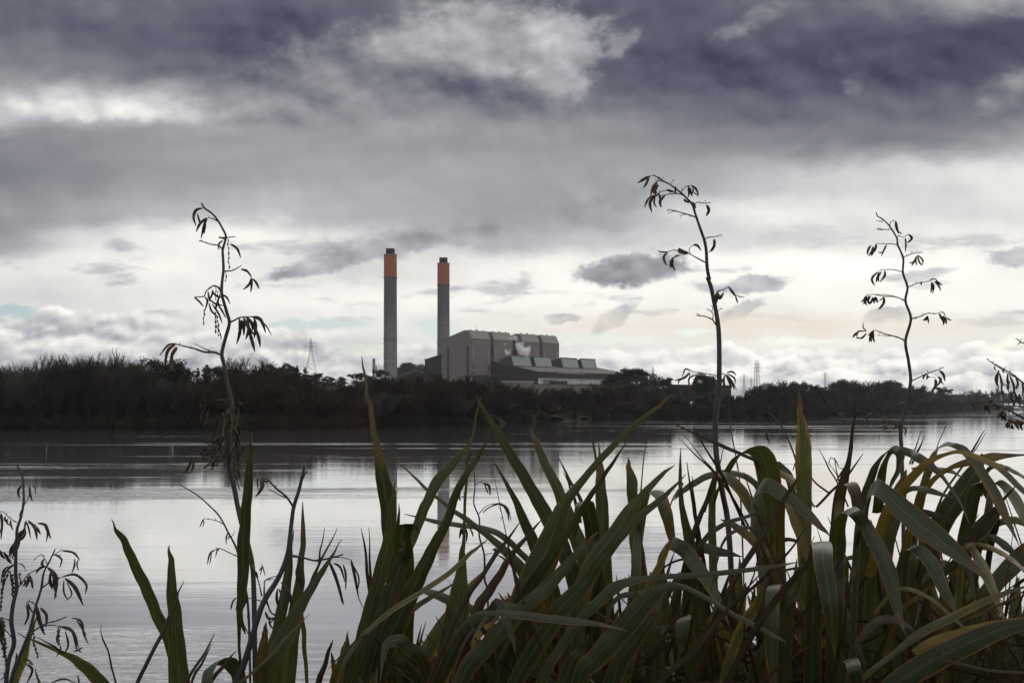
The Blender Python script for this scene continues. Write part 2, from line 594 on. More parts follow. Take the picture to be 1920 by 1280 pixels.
def water_mat():
    m, g = newmat('river_water')
    x, y, z = g.sep(pos(g))
    wob = g.noise(g.xyz(x * 0.02, y * 0.05, 0.0), 1.0, 3.0, 0.6)
    w1 = g.noise(g.xyz(x * 0.32, y * 2.1, 0.0), 1.0, 4.0, 0.55)
    w2 = g.noise(g.xyz(x * 1.0, y * 4.8, 3.0), 1.0, 3.0, 0.6)
    w0 = g.noise(g.xyz(x * 0.08, y * 0.42, 9.0), 1.0, 3.0, 0.5)
    # long lanes where the wind ruffles the river
    lane = g.noise(g.xyz(x * 0.012 + wob * 0.3, y * 0.10, 5.0), 1.0, 4.0, 0.62)
    ruf = g.smooth(lane, 0.51, 0.69, 0.42, 2.6)
    h = (w1 - 0.5) * 0.0085 + (w2 - 0.5) * 0.0044 * ruf + (w0 - 0.5) * 0.016
    bn = g.new('ShaderNodeBump')
    bn.inputs['Distance'].default_value = 1.0
    g.put(bn.inputs['Strength'], 1.0)
    g.put(bn.inputs['Height'], h * ruf)
    d = g.new('ShaderNodeBsdfDiffuse')
    d.inputs[0].default_value = (0.44, 0.43, 0.425, 1)      # silt in the water
    gl = g.new('ShaderNodeBsdfGlossy')
    gl.inputs['Color'].default_value = (0.91, 0.91, 0.92, 1)
    g.put(gl.inputs['Roughness'], g.smooth(lane, 0.50, 0.70, 0.0, 0.04))
    g.link(bn.outputs[0], gl.inputs['Normal'])
    inc = g.sep(g.new('ShaderNodeNewGeometry').outputs['Incoming'])[2]._m('ABSOLUTE')
    mx = g.new('ShaderNodeMixShader')      # mirror-like at a glance, murky looking down into it
    g.put(mx.inputs[0], (1.0 - inc._m('POWER', 1.35) * 3.2).clamp(0.08, 1.0))
    g.link(d.outputs[0], mx.inputs[1])
    g.link(gl.outputs[0], mx.inputs[2])
    finish(g, mx)
    return m


M['water'] = water_mat()

# ------------------------------------------------------------------ river and land
BANK = [(-3000, 150), (-300, 154), (0, 158), (300, 162), (640, 168), (800, 187), (900, 205), (1100, 285), (1250, 318), (1380, 332),
        (1500, 395), (1600, 500), (1700, 650), (1830, 1000), (1920, 1300), (2200, 1900), (2600, 2200), (4800, 2300)]


def bank_d(px):
    for (a, da), (b, db) in zip(BANK, BANK[1:]):
        if px <= b:
            t = max(0.0, (px - a) / (b - a))
            return da + (db - da) * t
    return BANK[-1][1]


def bump2(px, d, pc, dc, wp, wd, h):
    return h * math.exp(-((px - pc) / wp) ** 2 - ((d - dc) / wd) ** 2)


def land_z(px, D):
    e = D - bank_d(px)
    z = -0.6 + 1.9 * min(1.0, max(0.0, e / 5.0)) + 2.5 * min(1.0, max(0.0, (e - 5) / 60.0))
    if e > 10:
        k = min(1.0, (e - 10) / 80.0)
        z += k * (bump2(px, D, 560, 620, 190, 190, 12) + bump2(px, D, 770, 1350, 90, 260, 44)
                  + bump2(px, D, 300, 700, 300, 260, 10) + bump2(px, D, 1000, 800, 260, 160, 9))
    return z


def land_at(px, D, dz=0.0):
    return Vector(((px - 960) / F * D, D, land_z(px, D) + dz))


def build_setting():
    w = MB()
    xs = [-3600, -1500, -400, -60, -12, 12, 60, 400, 1500, 3600]
    ys = [4.5, 12, 40, 120, 400, 1500, 3050]
    idx = [[w.vert((x, y, 0)) for x in xs] for y in ys]
    for j in range(len(ys) - 1):
        for i in range(len(xs) - 1):
            w.face(idx[j][i], idx[j][i + 1], idx[j + 1][i + 1], idx[j + 1][i])
    tag(w.build('river_water', M['water']), 'broad grey river with rippled bright and dark bands', kind='structure')
    l = MB()
    pxs = list(range(-3000, -600, 100)) + list(range(-600, 2000, 15)) + list(range(2000, 3601, 80))
    es = [0, 2, 5, 12, 30, 65, 120, 200, 300, 420, 560, 720, 900, 1150, 1400]
    idx = []
    for e in es:
        row = []
        for px in pxs:
            D = min(3000.0, bank_d(px + 14 * math.sin(px * 0.11)) + 1.6 * mnoise.noise(Vector((px * .021, 0, 0))) + e * (1 if e > 60 else 1 + 0.25 * math.sin(px * 0.05)))
            row.append(l.vert(land_at(px, D)))
        idx.append(row)
    for j in range(len(es) - 1):
        for i in range(len(pxs) - 1):
            l.face(idx[j][i], idx[j][i + 1], idx[j + 1][i + 1], idx[j + 1][i])
    tag(l.build('far_bank_ground', M['land'], smooth=True), kind='structure')
    # the bank the photographer stands on
    b = MB()
    prof = [(-40, 2.9), (-8, 2.5), (0, 2.35), (3, 2.2), (4.6, 2.0), (5.6, 1.4), (6.6, 0.6), (7.6, -0.2), (9, -0.9)]
    xs = [-80, -40, -20, -12] + [k * 0.5 for k in range(-16, 17)] + [12, 20, 40, 80]
    idx = []
    for y, z in prof:
        row = []
        for x in xs:
            n = mnoise.noise(Vector((x * 0.7, y * 0.7, 3.3)))
            row.append(b.vert((x, y + 0.35 * n, z + 0.10 * n)))
        idx.append(row)
    for j in range(len(prof) - 1):
        for i in range(len(xs) - 1):
            b.face(idx[j][i], idx[j][i + 1], idx[j + 1][i + 1], idx[j + 1][i])
    tag(b.build('near_bank_ground', M['soil'], smooth=True), kind='structure')


build_setting()

# ------------------------------------------------------------------ power station
UH = Vector((0.724, 0.690, 0))      # along the long face
SH = Vector((0.690, -0.724, 0))     # out of the long face, towards the river
O0 = Vector((-40.7, 1000.0, 0))


def PS(a, s, z):
    p = O0 + UH * a + SH * s
    return Vector((p.x, p.y, z))


def strip(a0, a1, s0, s1, z0, z1):
    """eight corners box in station axes as two outlines"""
    return ([PS(a0, s0, z0), PS(a0, s1, z0), PS(a0, s1, z1), PS(a0, s0, z1)],
            [PS(a1, s0, z0), PS(a1, s1, z0), PS(a1, s1, z1), PS(a1, s0, z1)])


def build_station():
    G0 = 6.0
    root = empty('boiler_house', PS(64, -20, G0))
    tag(root, 'huge brown boiler house of four tall blocks with sloping shoulders behind the low turbine hall', 'power station')
    org = root.location.copy()

    def mb():
        return MB(org)
    units = [(0, 26.1), (30.5, 57.2), (71.5, 97.3), (102.2, 127.4)]
    for k, (a0, a1) in enumerate(units):
        m = mb()
        pr = [(0, G0), (0, 71.5), (-4.6, 79.7), (-12.5, 79.9), (-47, 72.0), (-47, G0)]
        m.prism([PS(a0, s, z) for s, z in pr], [PS(a1, s, z) for s, z in pr])
        u = m.build('boiler_block', M['cladding'], root)
        # paler metal on the sloping front shoulder and top, with overhanging flashing
        r = mb()
        r.prism([PS(a0 + .3, 0.25, 71.3), PS(a0 + .3, 0.28, 71.7), PS(a0 + .3, -4.5, 80.0), PS(a0 + .3, -12.6, 80.25), PS(a0 + .3, -12.6, 79.95), PS(a0 + .3, -4.6, 79.75)],
                [PS(a1 - .3, 0.25, 71.3), PS(a1 - .3, 0.28, 71.7), PS(a1 - .3, -4.5, 80.0), PS(a1 - .3, -12.6, 80.25), PS(a1 - .3, -12.6, 79.95), PS(a1 - .3, -4.6, 79.75)])
        r.build('roof_shoulder', M['roof_clad'], u)
        # vents standing on the ridge
        for t in (0.16, 0.5, 0.84):
            v = mb()
            a = a0 + (a1 - a0) * t
            v.prism(*strip(a - .5, a + .5, -7.0, -5.8, 79.9, 80.9 if t != 0.5 else 81.3))
            v.build('roof_vent', M['flue'], u)
        # tall window strips on the river face
        for t, zt, zb, mat in ((0.10, 64, 47, 'window_pale'), (0.88, 63, 46, 'window_pale'), (0.10, 46.6, 41, 'window_dark'), (0.88, 45.6, 40.5, 'window_dark')):  # pale upper lengths: sky reflection put into the base colour
            if k == 2 and t < .5:
                continue
            v = mb()
            a = a0 + (a1 - a0) * t
            v.prism(*strip(a - .55, a + .55, 0.0, 0.12, zb, zt))
            v.build('window_strip', M[mat], u)
        for t in ((0.62, 0.30) if k == 0 else (0.35, 0.78)):
            for z in (57.5, 62.0, 66.0):
                v = mb()
                a = a0 + (a1 - a0) * t
                v.prism(*strip(a - .45, a + .45, 0.0, 0.12, z, z + .9))
                v.build('vent_window', M['window_pale'], u)
        # horizontal joint in the cladding
        v = mb()
        v.prism(*strip(a0, a1, 0.0, 0.06, 58.9, 59.3))
        v.build('cladding_joint', M['frame_tan'], u)
    # dark slots between the blocks
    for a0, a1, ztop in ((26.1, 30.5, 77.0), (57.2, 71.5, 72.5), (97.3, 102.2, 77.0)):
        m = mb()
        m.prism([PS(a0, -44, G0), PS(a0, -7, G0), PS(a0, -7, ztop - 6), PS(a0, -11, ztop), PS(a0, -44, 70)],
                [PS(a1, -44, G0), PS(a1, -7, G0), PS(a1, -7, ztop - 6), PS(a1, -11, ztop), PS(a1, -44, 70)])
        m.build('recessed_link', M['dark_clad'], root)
    # end-face window strips
    for s in (-36.5, -5.6):
        m = mb()
        m.prism([PS(-0.12, s - 1.5, 20), PS(-0.12, s + 1.5, 20), PS(-0.12, s + 1.5, 64.5), PS(-0.12, s - 1.5, 64.5)],
                [PS(0, s - 1.5, 20), PS(0, s + 1.5, 20), PS(0, s + 1.5, 64.5), PS(0, s - 1.5, 64.5)])
        m.build('window_strip', M['window_dark'], root)
    m = mb()
    m.tube([PS(14, -9, 80), PS(14, -9, 88)], [0.18, 0.08], 5)
    m.build('aerial', M['steel'], root)

    # bunker bay and coal conveyor on the left
    b = empty('bunker_building', PS(30, -62, G0))
    tag(b, 'lower dark bunker building against the left end of the boiler house', 'building')
    m = MB(b.location)
    pr = [(-78.5, G0), (-78.5, 52.2), (-47.1, 57.3), (-47.1, G0)]
    m.prism([PS(3, s, z) for s, z in pr], [PS(60, s, z) for s, z in pr])
    m.build('wall', M['dark_clad'], b)
    m = MB(b.location)
    pr = [(-79, 52.2), (-79, 52.9), (-47.2, 58.1), (-47.2, 57.4)]
    m.prism([PS(2.5, s, z) for s, z in pr], [PS(60.5, s, z) for s, z in pr])
    m.build('roof', M['roof_brown'], b)
    c = empty('coal_conveyor', at(720, 730, 1080))
    tag(c, 'sloping dark conveyor gallery climbing to the bunker building beside the left chimney', 'conveyor')
    m = MB(c.location)
    a, e = at(718, 722, 1095), at(797, 692, 1052)
    up, sd_ = Vector((0, 0, 1)), Vector((0.5, 0.86, 0))
    q = [Vector((0, 0, 0)), up * 4.2]
    m.prism([a - sd_ * 2.5, a + sd_ * 2.5, a + sd_ * 2.5 + up * 4.2, a - sd_ * 2.5 + up * 4.2],
            [e - sd_ * 2.5, e + sd_ * 2.5, e + sd_ * 2.5 + up * 4.2, e - sd_ * 2.5 + up * 4.2])
    m.build('gallery', M['roof_brown'], c)
    for t in (0.15, 0.5, 0.8):
        p = a.lerp(e, t)
        m = MB(c.location)
        m.tube([Vector((p.x - 1.5, p.y, 4)), p], 0.35, 5)
        m.tube([Vector((p.x + 1.5, p.y, 4)), p], 0.35, 5)
        m.build('trestle', M['steel'], c)

    # turbine hall
    h = empty('turbine_hall', PS(100, 34, G0))
    tag(h, 'long low turbine hall with dark end wall, white base and four pale rooflights', 'turbine hall')
    org = h.location.copy()
    A0, A1, SE = 27.6, 170.0, 67.7
    z_of = lambda s: 48.8 - 12.1 * s / SE
    m = mb2 = MB(org)
    m.prism([PS(A0, 0.3, G0), PS(A0, SE - 2, G0), PS(A0, SE - 2, z_of(SE) - .4), PS(A0, 0.3, 48.4)],
            [PS(A0 + 1.2, 0.3, G0), PS(A0 + 1.2, SE - 2, G0), PS(A0 + 1.2, SE - 2, z_of(SE) - .4), PS(A0 + 1.2, 0.3, 48.4)])
    m.build('end_wall', M['dark_clad'], h)
    m = MB(org)
    m.prism([PS(A1 - 1.2, 0.3, G0), PS(A1 - 1.2, SE - 2, G0), PS(A1 - 1.2, SE - 2, z_of(SE) - .4), PS(A1 - 1.2, 0.3, 48.4)],
            [PS(A1, 0.3, G0), PS(A1, SE - 2, G0), PS(A1, SE - 2, z_of(SE) - .4), PS(A1, 0.3, 48.4)])
    m.build('end_wall', M['dark_clad'], h)
    m = MB(org)
    m.prism([PS(A0 - .6, 0.2, 48.5), PS(A0 - .6, SE, z_of(SE) - .3), PS(A0 - .6, SE, z_of(SE) + .5), PS(A0 - .6, 0.2, 49.3)],
            [PS(A1 + .6, 0.2, 48.5), PS(A1 + .6, SE, z_of(SE) - .3), PS(A1 + .6, SE, z_of(SE) + .5), PS(A1 + .6, 0.2, 49.3)])
    m.build('roof', M['roof_brown'], h)
    m = MB(org)
    m.prism(*strip(A0, A1, SE - 2, SE - .4, 31.6, 36.3))
    m.build('fascia', M['dark_clad'], h)
    m = MB(org)
    m.prism(*strip(A0 + 1.3, A1 - 1.3, SE - 3, SE - 2.05, G0, 31.6))
    wl = m.build('white_wall', M['white_clad'], h)
    for k in range(24):
        m = MB(org)
        a = A0 + 6 + k * 5.6
        m.prism(*strip(a - .09, a + .09, SE - 2.05, SE - 1.9, G0, 31.5))
        m.build('wall_rib', M['steel'], wl)
    m = MB(org)
    m.prism(*strip(A0 + 8, A0 + 26, SE - 2.05, SE - 1.75, 20, 29.5))
    m.build('loading_door', M['cladding'], h)
    for a, zz in ((A0 + 26, 40), (A0 + 62, 40.5), (A0 + 108, 40)):
        m = MB(org)
        m.tube([PS(a, SE - .3, 26), PS(a, SE + .3, 34), PS(a, SE - 1, zz)], 0.32, 6)
        m.build('downpipe', M['steel'], h)
    for a0, a1 in ((28.6, 55.5), (60.2, 85.5), (100.6, 126.7), (131.8, 156.0)):
        m = MB(org)
        pr = [(11, z_of(11) - 1), (11, 51), (27, 54.3), (30.8, z_of(30.8) - .6)]
        m.prism([PS(a0, s, z) for s, z in pr], [PS(a1, s, z) for s, z in pr])
        mo = m.build('rooflight_monitor', M['roof_brown'], h)
        m = MB(org)
        n = 14
        for k in range(n):       # ribbed translucent sheets
            b0, b1 = a0 + .7 + (a1 - a0 - 1.4) * k / n, a0 + .7 + (a1 - a0 - 1.4) * (k + .93) / n
            f0 = [PS(b0, 27.3, 53.6), PS(b1, 27.3, 53.6), PS(b1, 30.75, z_of(30.8) + .9), PS(b0, 30.75, z_of(30.8) + .9)]
            m.prism([p + SH * .05 for p in f0], [p + SH * .25 for p in f0])
        m.build('glazing', M['rooflight'], mo)
        m = MB(org)
        m.prism([PS(a0, 26.6, 54.1), PS(a0, 27.5, 54.1), PS(a0, 27.5, 54.8), PS(a0, 26.6, 54.8)],
                [PS(a1, 26.6, 54.1), PS(a1, 27.5, 54.1), PS(a1, 27.5, 54.8), PS(a1, 26.6, 54.8)])
        m.build('ridge_flashing', M['frame_tan'], mo)
    # annex in front of the first boiler block
    x = empty('annex_building', PS(15, 12, G0))
    tag(x, 'small dark flat annex at the foot of the first boiler block', 'building')
    m = MB(x.location)
    m.prism(*strip(1.5, 27.2, 0.2, 24, G0, 33.5))
    m.build('wall', M['dark_clad'], x)
    m = MB(x.location)
    m.prism(*strip(1.0, 27.3, 0.25, 24.6, 33.5, 34.3))
    m.build('roof', M['roof_brown'], x)

    # pale stockpile and store sheds in front
    for (px0, px1, yt, D, dep, mat, nm, lab, cat) in (
            (936, 1001, 715, 820, 20, 'frame_tan', 'store_shed', 'low tan store shed among trees left of the white hall wall', 'shed'),
            (1030, 1064, 714.5, 860, 10, 'flue', 'low_shed', 'low dark flat shed against the white wall of the turbine hall', 'shed'),
            (1001, 1130, 720.5, 800, 24, 'frame_tan', 'retaining_wall', 'long pale tan retaining wall below the white turbine hall wall', 'wall')):
        p0, p1 = at(px0, yt, D), at(px1, yt, D + 14)
        e = empty(nm, (p0.x, p0.y, 4))
        tag(e, lab, cat)
        m = MB(e.location)
        bk = Vector((0.2, dep, 0))
        zt = p0.z
        lo = lambda p, z: Vector((p.x, p.y, z))
        m.prism([lo(p0, 2), lo(p1, 2), lo(p1 + bk, 2), lo(p0 + bk, 2)], [lo(p0, zt), lo(p1, zt), lo(p1 + bk, zt), lo(p0 + bk, zt)])
        m.build('wall', M[mat], e)
        m = MB(e.location)
        k0, k1 = p0 - Vector((.4, .4, 0)), p1 - Vector((-.4, .4, 0))
        m.prism([lo(k0, zt), lo(k1, zt), lo(k1 + bk, zt + .3), lo(k0 + bk, zt + .3)], [lo(k0, zt + .5), lo(k1, zt + .5), lo(k1 + bk, zt + .9), lo(k0 + bk, zt + .9)])
        m.build('roof' if nm != 'retaining_wall' else 'coping', M['white_clad' if nm == 'store_shed' else 'roof_brown'], e)


def ring(m, c, r, z, n=40):
    return [m.vert((c.x + r * math.cos(2 * math.pi * k / n), c.y + r * math.sin(2 * math.pi * k / n), z)) for k in range(n)]


def lathe(m, c, prof, n=40, cap=True):
    rr = [ring(m, c, r, z, n) for r, z in prof]
    for a, b in zip(rr, rr[1:]):
        for k in range(n):
            m.face(a[k], a[(k + 1) % n], b[(k + 1) % n], b[k])
    if cap:
        m.face(*reversed(rr[0]))
        m.face(*rr[-1])


def chimney(px, D, ytop, yband, yflue, wpx_top, wpx_bot, label):
    c = at(px, HZ, D)
    c.z = 4.0
    z = lambda y: CAMZ + (HZ - y) / F * D
    r1, r0 = wpx_top / 2 / F * D, wpx_bot / 2 / F * D
    root = empty('chimney', c)
    tag(root, label, 'chimney', 'power station chimneys')
    zt, zb = z(ytop), z(yband)
    rb = r0 + (r1 - r0) * (zb - 4) / (zt - 4)
    m = MB(c)
    lathe(m, c, [(r0 * 1.01, 4)] + [(r0 + (rb - r0) * t, 4 + (zb - 4) * t) for t in (0.1, 0.3, 0.5, 0.7, 0.9, 1.0)], cap=False)
    m.build('concrete_shaft', M['concrete'], root, smooth=True)
    m = MB(c)          # caged ladder up the river side
    d = Vector((-.5, -.866, 0))
    for o_ in (-.35, .35):
        q = Vector((.866, -.5, 0)) * o_
        m.tube([Vector((c.x, c.y, 6)) + d * (r0 * 1.01 + .35) + q, Vector((c.x, c.y, zb)) + d * (rb + .35) + q], .12, 4)
    m.build('ladder', M['steel'], root)
    for zz in (zb - .6, 4 + (zb - 4) * .52):
        m = MB(c)
        rr = r0 + (rb - r0) * (zz - 4) / (zb - 4)
        lathe(m, c, [(rr + .05, zz), (rr + .75, zz), (rr + .75, zz + .35), (rr + .05, zz + .35)], 40, cap=False)
        m.build('platform', M['steel'], root)
    m = MB(c)
    lathe(m, c, [(rb + .12, zb + .01), (rb * .4 + r1 * .6 + .12, zb * .4 + zt * .6), (r1 + .12, zt - .6)], cap=False)
    m.build('orange_band', M['orange'], root, smooth=True)
    m = MB(c)
    lathe(m, c, [(r1 + .45, zt - .59), (r1 + .45, zt), (r1 - .6, zt + .02)])
    m.build('cap_rim', M['cladding'], root)
    for k in range(4):
        a = math.radians(38 + 90 * k)
        cc = c + Vector((math.cos(a), math.sin(a), 0)) * r1 * .47
        m = MB(c)
        rf = r1 * .31
        lathe(m, cc, [(rf, zt - .5), (rf, z(yflue) - .5), (rf + .15, z(yflue) - .45), (rf + .15, z(yflue)), (rf - .4, z(yflue)), (rf - .4, z(yflue) - 3)], 20)
        m.build('flue', M['flue'], root, smooth=False)


def lattice(name, base, H, w0, arms, label, group=None, twin=False):
    """transmission tower: four tapering legs, bracing, cross-arms"""
    root = empty(name, base)
    tag(root, label, 'pylon', group)
    t = 0.11 if H < 45 else 0.13
    m = MB()
    wz = lambda z: w0 * (1 - z / (H * .62)) + 2.2 * (z / (H * .62)) if z < H * .62 else 2.2 * (1 - .45 * (z - H * .62) / (H * .38))
    lv = [0, .14, .27, .38, .47, .55, .62, .69, .76, .83, .9]
    cs = [(-.5, -.5), (.5, -.5), (.5, .5), (-.5, .5)]
    for x, y in cs:
        m.tube([(x * wz(H * l), y * wz(H * l), H * l) for l in lv] + [(0, 0, H)], t, 4)
    m.build('legs', M['steel'], root)
    m = MB()
    for l0, l1 in zip(lv, lv[1:]):
        for k in range(4):
            (x0, y0), (x1, y1) = cs[k], cs[(k + 1) % 4]
            a0, a1 = wz(H * l0), wz(H * l1)
            m.tube([(x0 * a0, y0 * a0, H * l0), (x1 * a1, y1 * a1, H * l1)], t * .6, 3)
            m.tube([(x1 * a0, y1 * a0, H * l0), (x0 * a1, y0 * a1, H * l1)], t * .6, 3)
    m.build('bracing', M['steel'], root)
    for l, aw in arms:
        m = MB()
        for s in (-1, 1):
            for yy in (-.6, .6):
                m.tube([(0, yy, H * l), (s * aw, 0, H * l + .3)], t * .7, 4)
                m.tube([(0, yy, H * l + 1.8), (s * aw, 0, H * l + .3)], t * .6, 4)
            m.tube([(s * aw, 0, H * l + .3), (s * aw, 0, H * l - 2.2)], t * .8, 5)
        m.build('cross_arm', M['steel'], root)
    return root


def build_towers():
    chimney(732, 1000, 477.5, 519.5, 466.5, 23.6, 26.0, 'left and taller of two grey concrete chimneys, orange top with dark flues')
    chimney(831.5, 1065, 493.5, 534, 483.5, 22.2, 24.4, 'right concrete chimney with orange top rising behind the boiler house')
    # slim pale stack
    c = at(701, HZ, 900)
    c.z = 6
    e = empty('slim_stack', c)
    tag(e, 'short slim pale grey stack left of the big left chimney', 'chimney')
    m = MB(c)
    lathe(m, c, [(1.35, 6), (1.3, 46.2), (1.0, 46.4)], 18)
    m.build('shaft', M['pale_stack'], e, smooth=False)
    m = MB(c)
    lathe(m, c + Vector((2.0, 0.5, 0)), [(.5, 6), (.5, 40)], 10)
    m.build('riser_pipe', M['pale_stack'], e)
    m = MB(c)
    lathe(m, c, [(1.9, 33), (1.9, 33.3)], 18)
    m.build('platform', M['steel'], e)
    arms3 = ((.66, 5.2), (.76, 5.2), (.86, 5.0))
    g = 'transmission towers beyond the trees'
    b = at(583, 706, 880)
    lattice('pylon', b, 73 / F * 880, 10.5, arms3, 'steel lattice pylon on the wooded ridge left of the chimneys', g)
    for px, yt, yb, D, lab, arm in (
            (1224.5, 686, 712, 1500, 'small distant pylon above the evergreens right of the turbine hall', ((.60, 8.0),)),
            (1395, 700, 740, 1300, 'pylon seen just right of the tall middle flower stalk', arms3),
            (1408.5, 707, 740, 1500, 'shortest pylon between two others right of the middle flower stalk', arms3),
            (1417, 674, 740, 1150, 'tallest of three pylons right of the middle flower stalk, slender twin-topped mast', arms3),
            (1421.5, 674, 740, 1165, 'mast standing close behind the tallest pylon right of the middle stalk', arms3),
            (1547, 697, 725, 1600, 'tiny far pylon over the trees between the two right stalks', arms3)):
        b = at(px, yb, D)
        H = (yb - yt) / F * D
        lattice('pylon', b, H, H * .13, arm, lab, g)
    # flat dark building among the right-hand trees
    e = empty('flat_roofed_building', at(1312, 745, 520))
    tag(e, 'long dark flat-roofed building half hidden by trees behind the middle flower stalk', 'building')
    p0, p1 = at(1257, 723, 520), at(1371, 725.5, 540)
    m = MB(e.location)
    q = Vector((2, 24, 0))
    lo = lambda p, z: Vector((p.x, p.y, z))
    m.prism([lo(p0, 2), lo(p1, 2), lo(p1 + q, 2), lo(p0 + q, 2)], [lo(p0, p0.z), lo(p1, p0.z), lo(p1 + q, p0.z), lo(p0 + q, p0.z)])
    m.build('wall', M['dark_clad'], e)
    m = MB(e.location)
    k = Vector((.6, 0, 0))
    m.prism([lo(p0 - k, p0.z), lo(p1 + k, p0.z), lo(p1 + q + k, p0.z), lo(p0 + q - k, p0.z)],
            [lo(p0 - k, p0.z + .7), lo(p1 + k, p0.z + .7), lo(p1 + q + k, p0.z + .7), lo(p0 + q - k, p0.z + .7)])
    m.build('roof', M['flue'], e)
    for t in (0.1, .22, .34, .46, .58, .7, .82):
        m = MB(e.location)
        p = p0.lerp(p1, t)
        m.box((p.x, p.y - .3, p0.z - 4.2), 3.0, .5, 1.6, 0.17)
        m.build('window', M['window_dark'], e)
    # river sign
    for px, yt, D, lab in ((1296, 752, 326, 'white river sign on a post at the far bank left of the middle stalk'),
                           (1777, 757.5, 860, 'tiny white marker post on the far right bank')):
        p = at(px, yt, D)
        e = empty('river_sign', (p.x, p.y, land_z(px, D)))
        tag(e, lab, 'sign')
        m = MB()
        m.tube([(0, 0, -.5), (0, 0, p.z - e.location.z)], .09, 6)
        m.build('post', M['white_clad'], e)
        m = MB()
        m.box((0, -.15, p.z - e.location.z - .7), .8, .1, .7)
        m.build('panel', M['white_clad'], e)


def build_steam():
    m, g = newmat('steam')
    x, y, z = g.sep(pos(g))
    c = PS(62, 6, 0)

    def puff(px, py, rx, rz, D=1012.0, k=1.0):
        p = at(px, py, D)
        rx, rz = rx / F * D, rz / F * D
        a = (x - p.x) * (1 / rx)
        b = (y - p.y) * (1 / (rx * 1.1))
        d = (z - p.z) * (1 / rz)
        return (1.0 - (a * a + b * b + d * d)._m('SQRT')).clamp(0, 1) * k
    n = g.noise(g.xyz(x, y, z), 0.20, 6.0, 0.66)
    tot = puff(979, 658, 15, 13, k=1.5)
    for a in ((972, 646, 11, 12, 1012, 1.1), (966, 633, 10, 12, 1012, .8), (987, 662, 10, 10, 1012, 1.2), (951, 660, 10, 11, 1012, 1.1), (962, 622, 9, 9, 1012, .5),
              (947, 646, 8, 12, 1012, .7), (957, 634, 11, 8, 1012, .5), (992, 652, 8, 9, 1012, .9), (984, 640, 9, 10, 1012, .6), (941, 634, 8, 9, 1012, .4)):
        tot = tot + puff(*a)
    dens = (tot * 1.7 - (n - 0.27) * 3.2).clamp(0, 1.5) * 0.42
    v = g.new('ShaderNodeVolumePrincipled')
    v.inputs['Color'].default_value = (0.995, 0.995, 1.0, 1)
    v.inputs['Anisotropy'].default_value = 0.35
    g.put(v.inputs['Density'], dens)
    out = g.new('ShaderNodeOutputMaterial')
    g.link(v.outputs[0], out.inputs['Volume'])
    a, b = at(935, 672, 1003), at(1000, 612, 1022)
    mb = MB()
    mb.box(((a.x + b.x) / 2, (a.y + b.y) / 2, a.z), b.x - a.x, b.y - a.y, b.z - a.z)
    o = mb.build('steam', m)
    tag(o, 'white steam rising between the boiler blocks above the rooflights', 'steam', kind='stuff')
    m.cycles.volume_step_rate = 1.0 if hasattr(m, 'cycles') else 1.0


build_station()
build_towers()
build_steam()


# ------------------------------------------------------------------ trees of the far bank
def bare_tree(seed, H, spread, stems, mat_twig, dens=1.0, up=0.25, tmin=0.018, nm='bare_tree'):
    """leafless tree: trunk and limbs in one mesh, fine twigs (crown) in another; built round the origin"""
    rg = random.Random(seed)
    tk, cr = MB(), MB()

    def grow(p, d, ln, r, lvl):
        n = 4 if lvl < 2 else 3
        pts, rad = [p], [r]
        q = p
        for k in range(n):
            d = (d + Vector((rg.gauss(0, .16), rg.gauss(0, .16), rg.gauss(0, .10) + up * .4))).normalized()
            q = q + d * (ln / n)
            pts.append(q)
            rad.append(max(tmin, r * (1 - .62 * (k + 1) / n)))
        (tk if lvl < 2 else cr).tube(pts, rad, 5 if lvl < 2 else 3, cap=False)
        if lvl >= 4 or ln < .5:
            return
        kids = [3, 5, 6, 5][min(lvl, 3)]
        kids = max(2, round(kids * (dens if lvl > 1 else 1)))
        for c in range(kids):
            t = 0.28 + 0.72 * (c + rg.random()) / kids
            i = min(n - 1, int(t * n))
            pp = pts[i].lerp(pts[i + 1], t * n - i)
            dd = (pts[i + 1] - pts[i]).normalized()
            ax = dd.orthogonal().normalized()
            ax.rotate(Quaternion(dd, rg.uniform(0, 6.283)))
            nd = dd.copy()
            nd.rotate(Quaternion(ax, rg.uniform(.35, .85) * (1 if lvl < 3 else .8)))
            nd = (nd + Vector((0, 0, up))).normalized()
            grow(pp, nd, ln * rg.uniform(.48, .72), rad[i] * rg.uniform(.5, .7), lvl + 1)

    for s in range(stems):
        a = rg.uniform(0, 6.283)
        lean = rg.uniform(.05, spread)
        d = Vector((math.cos(a) * lean, math.sin(a) * lean, 1)).normalized()
        grow(Vector((math.cos(a) * .3, math.sin(a) * .3, -.6)), d, H * rg.uniform(.46, .58), .05 + H * .009 / math.sqrt(stems), 0)
    root = empty(nm)
    tk.build('trunk', M['bark'], root)
    cr.build('crown', mat_twig, root)
    return root


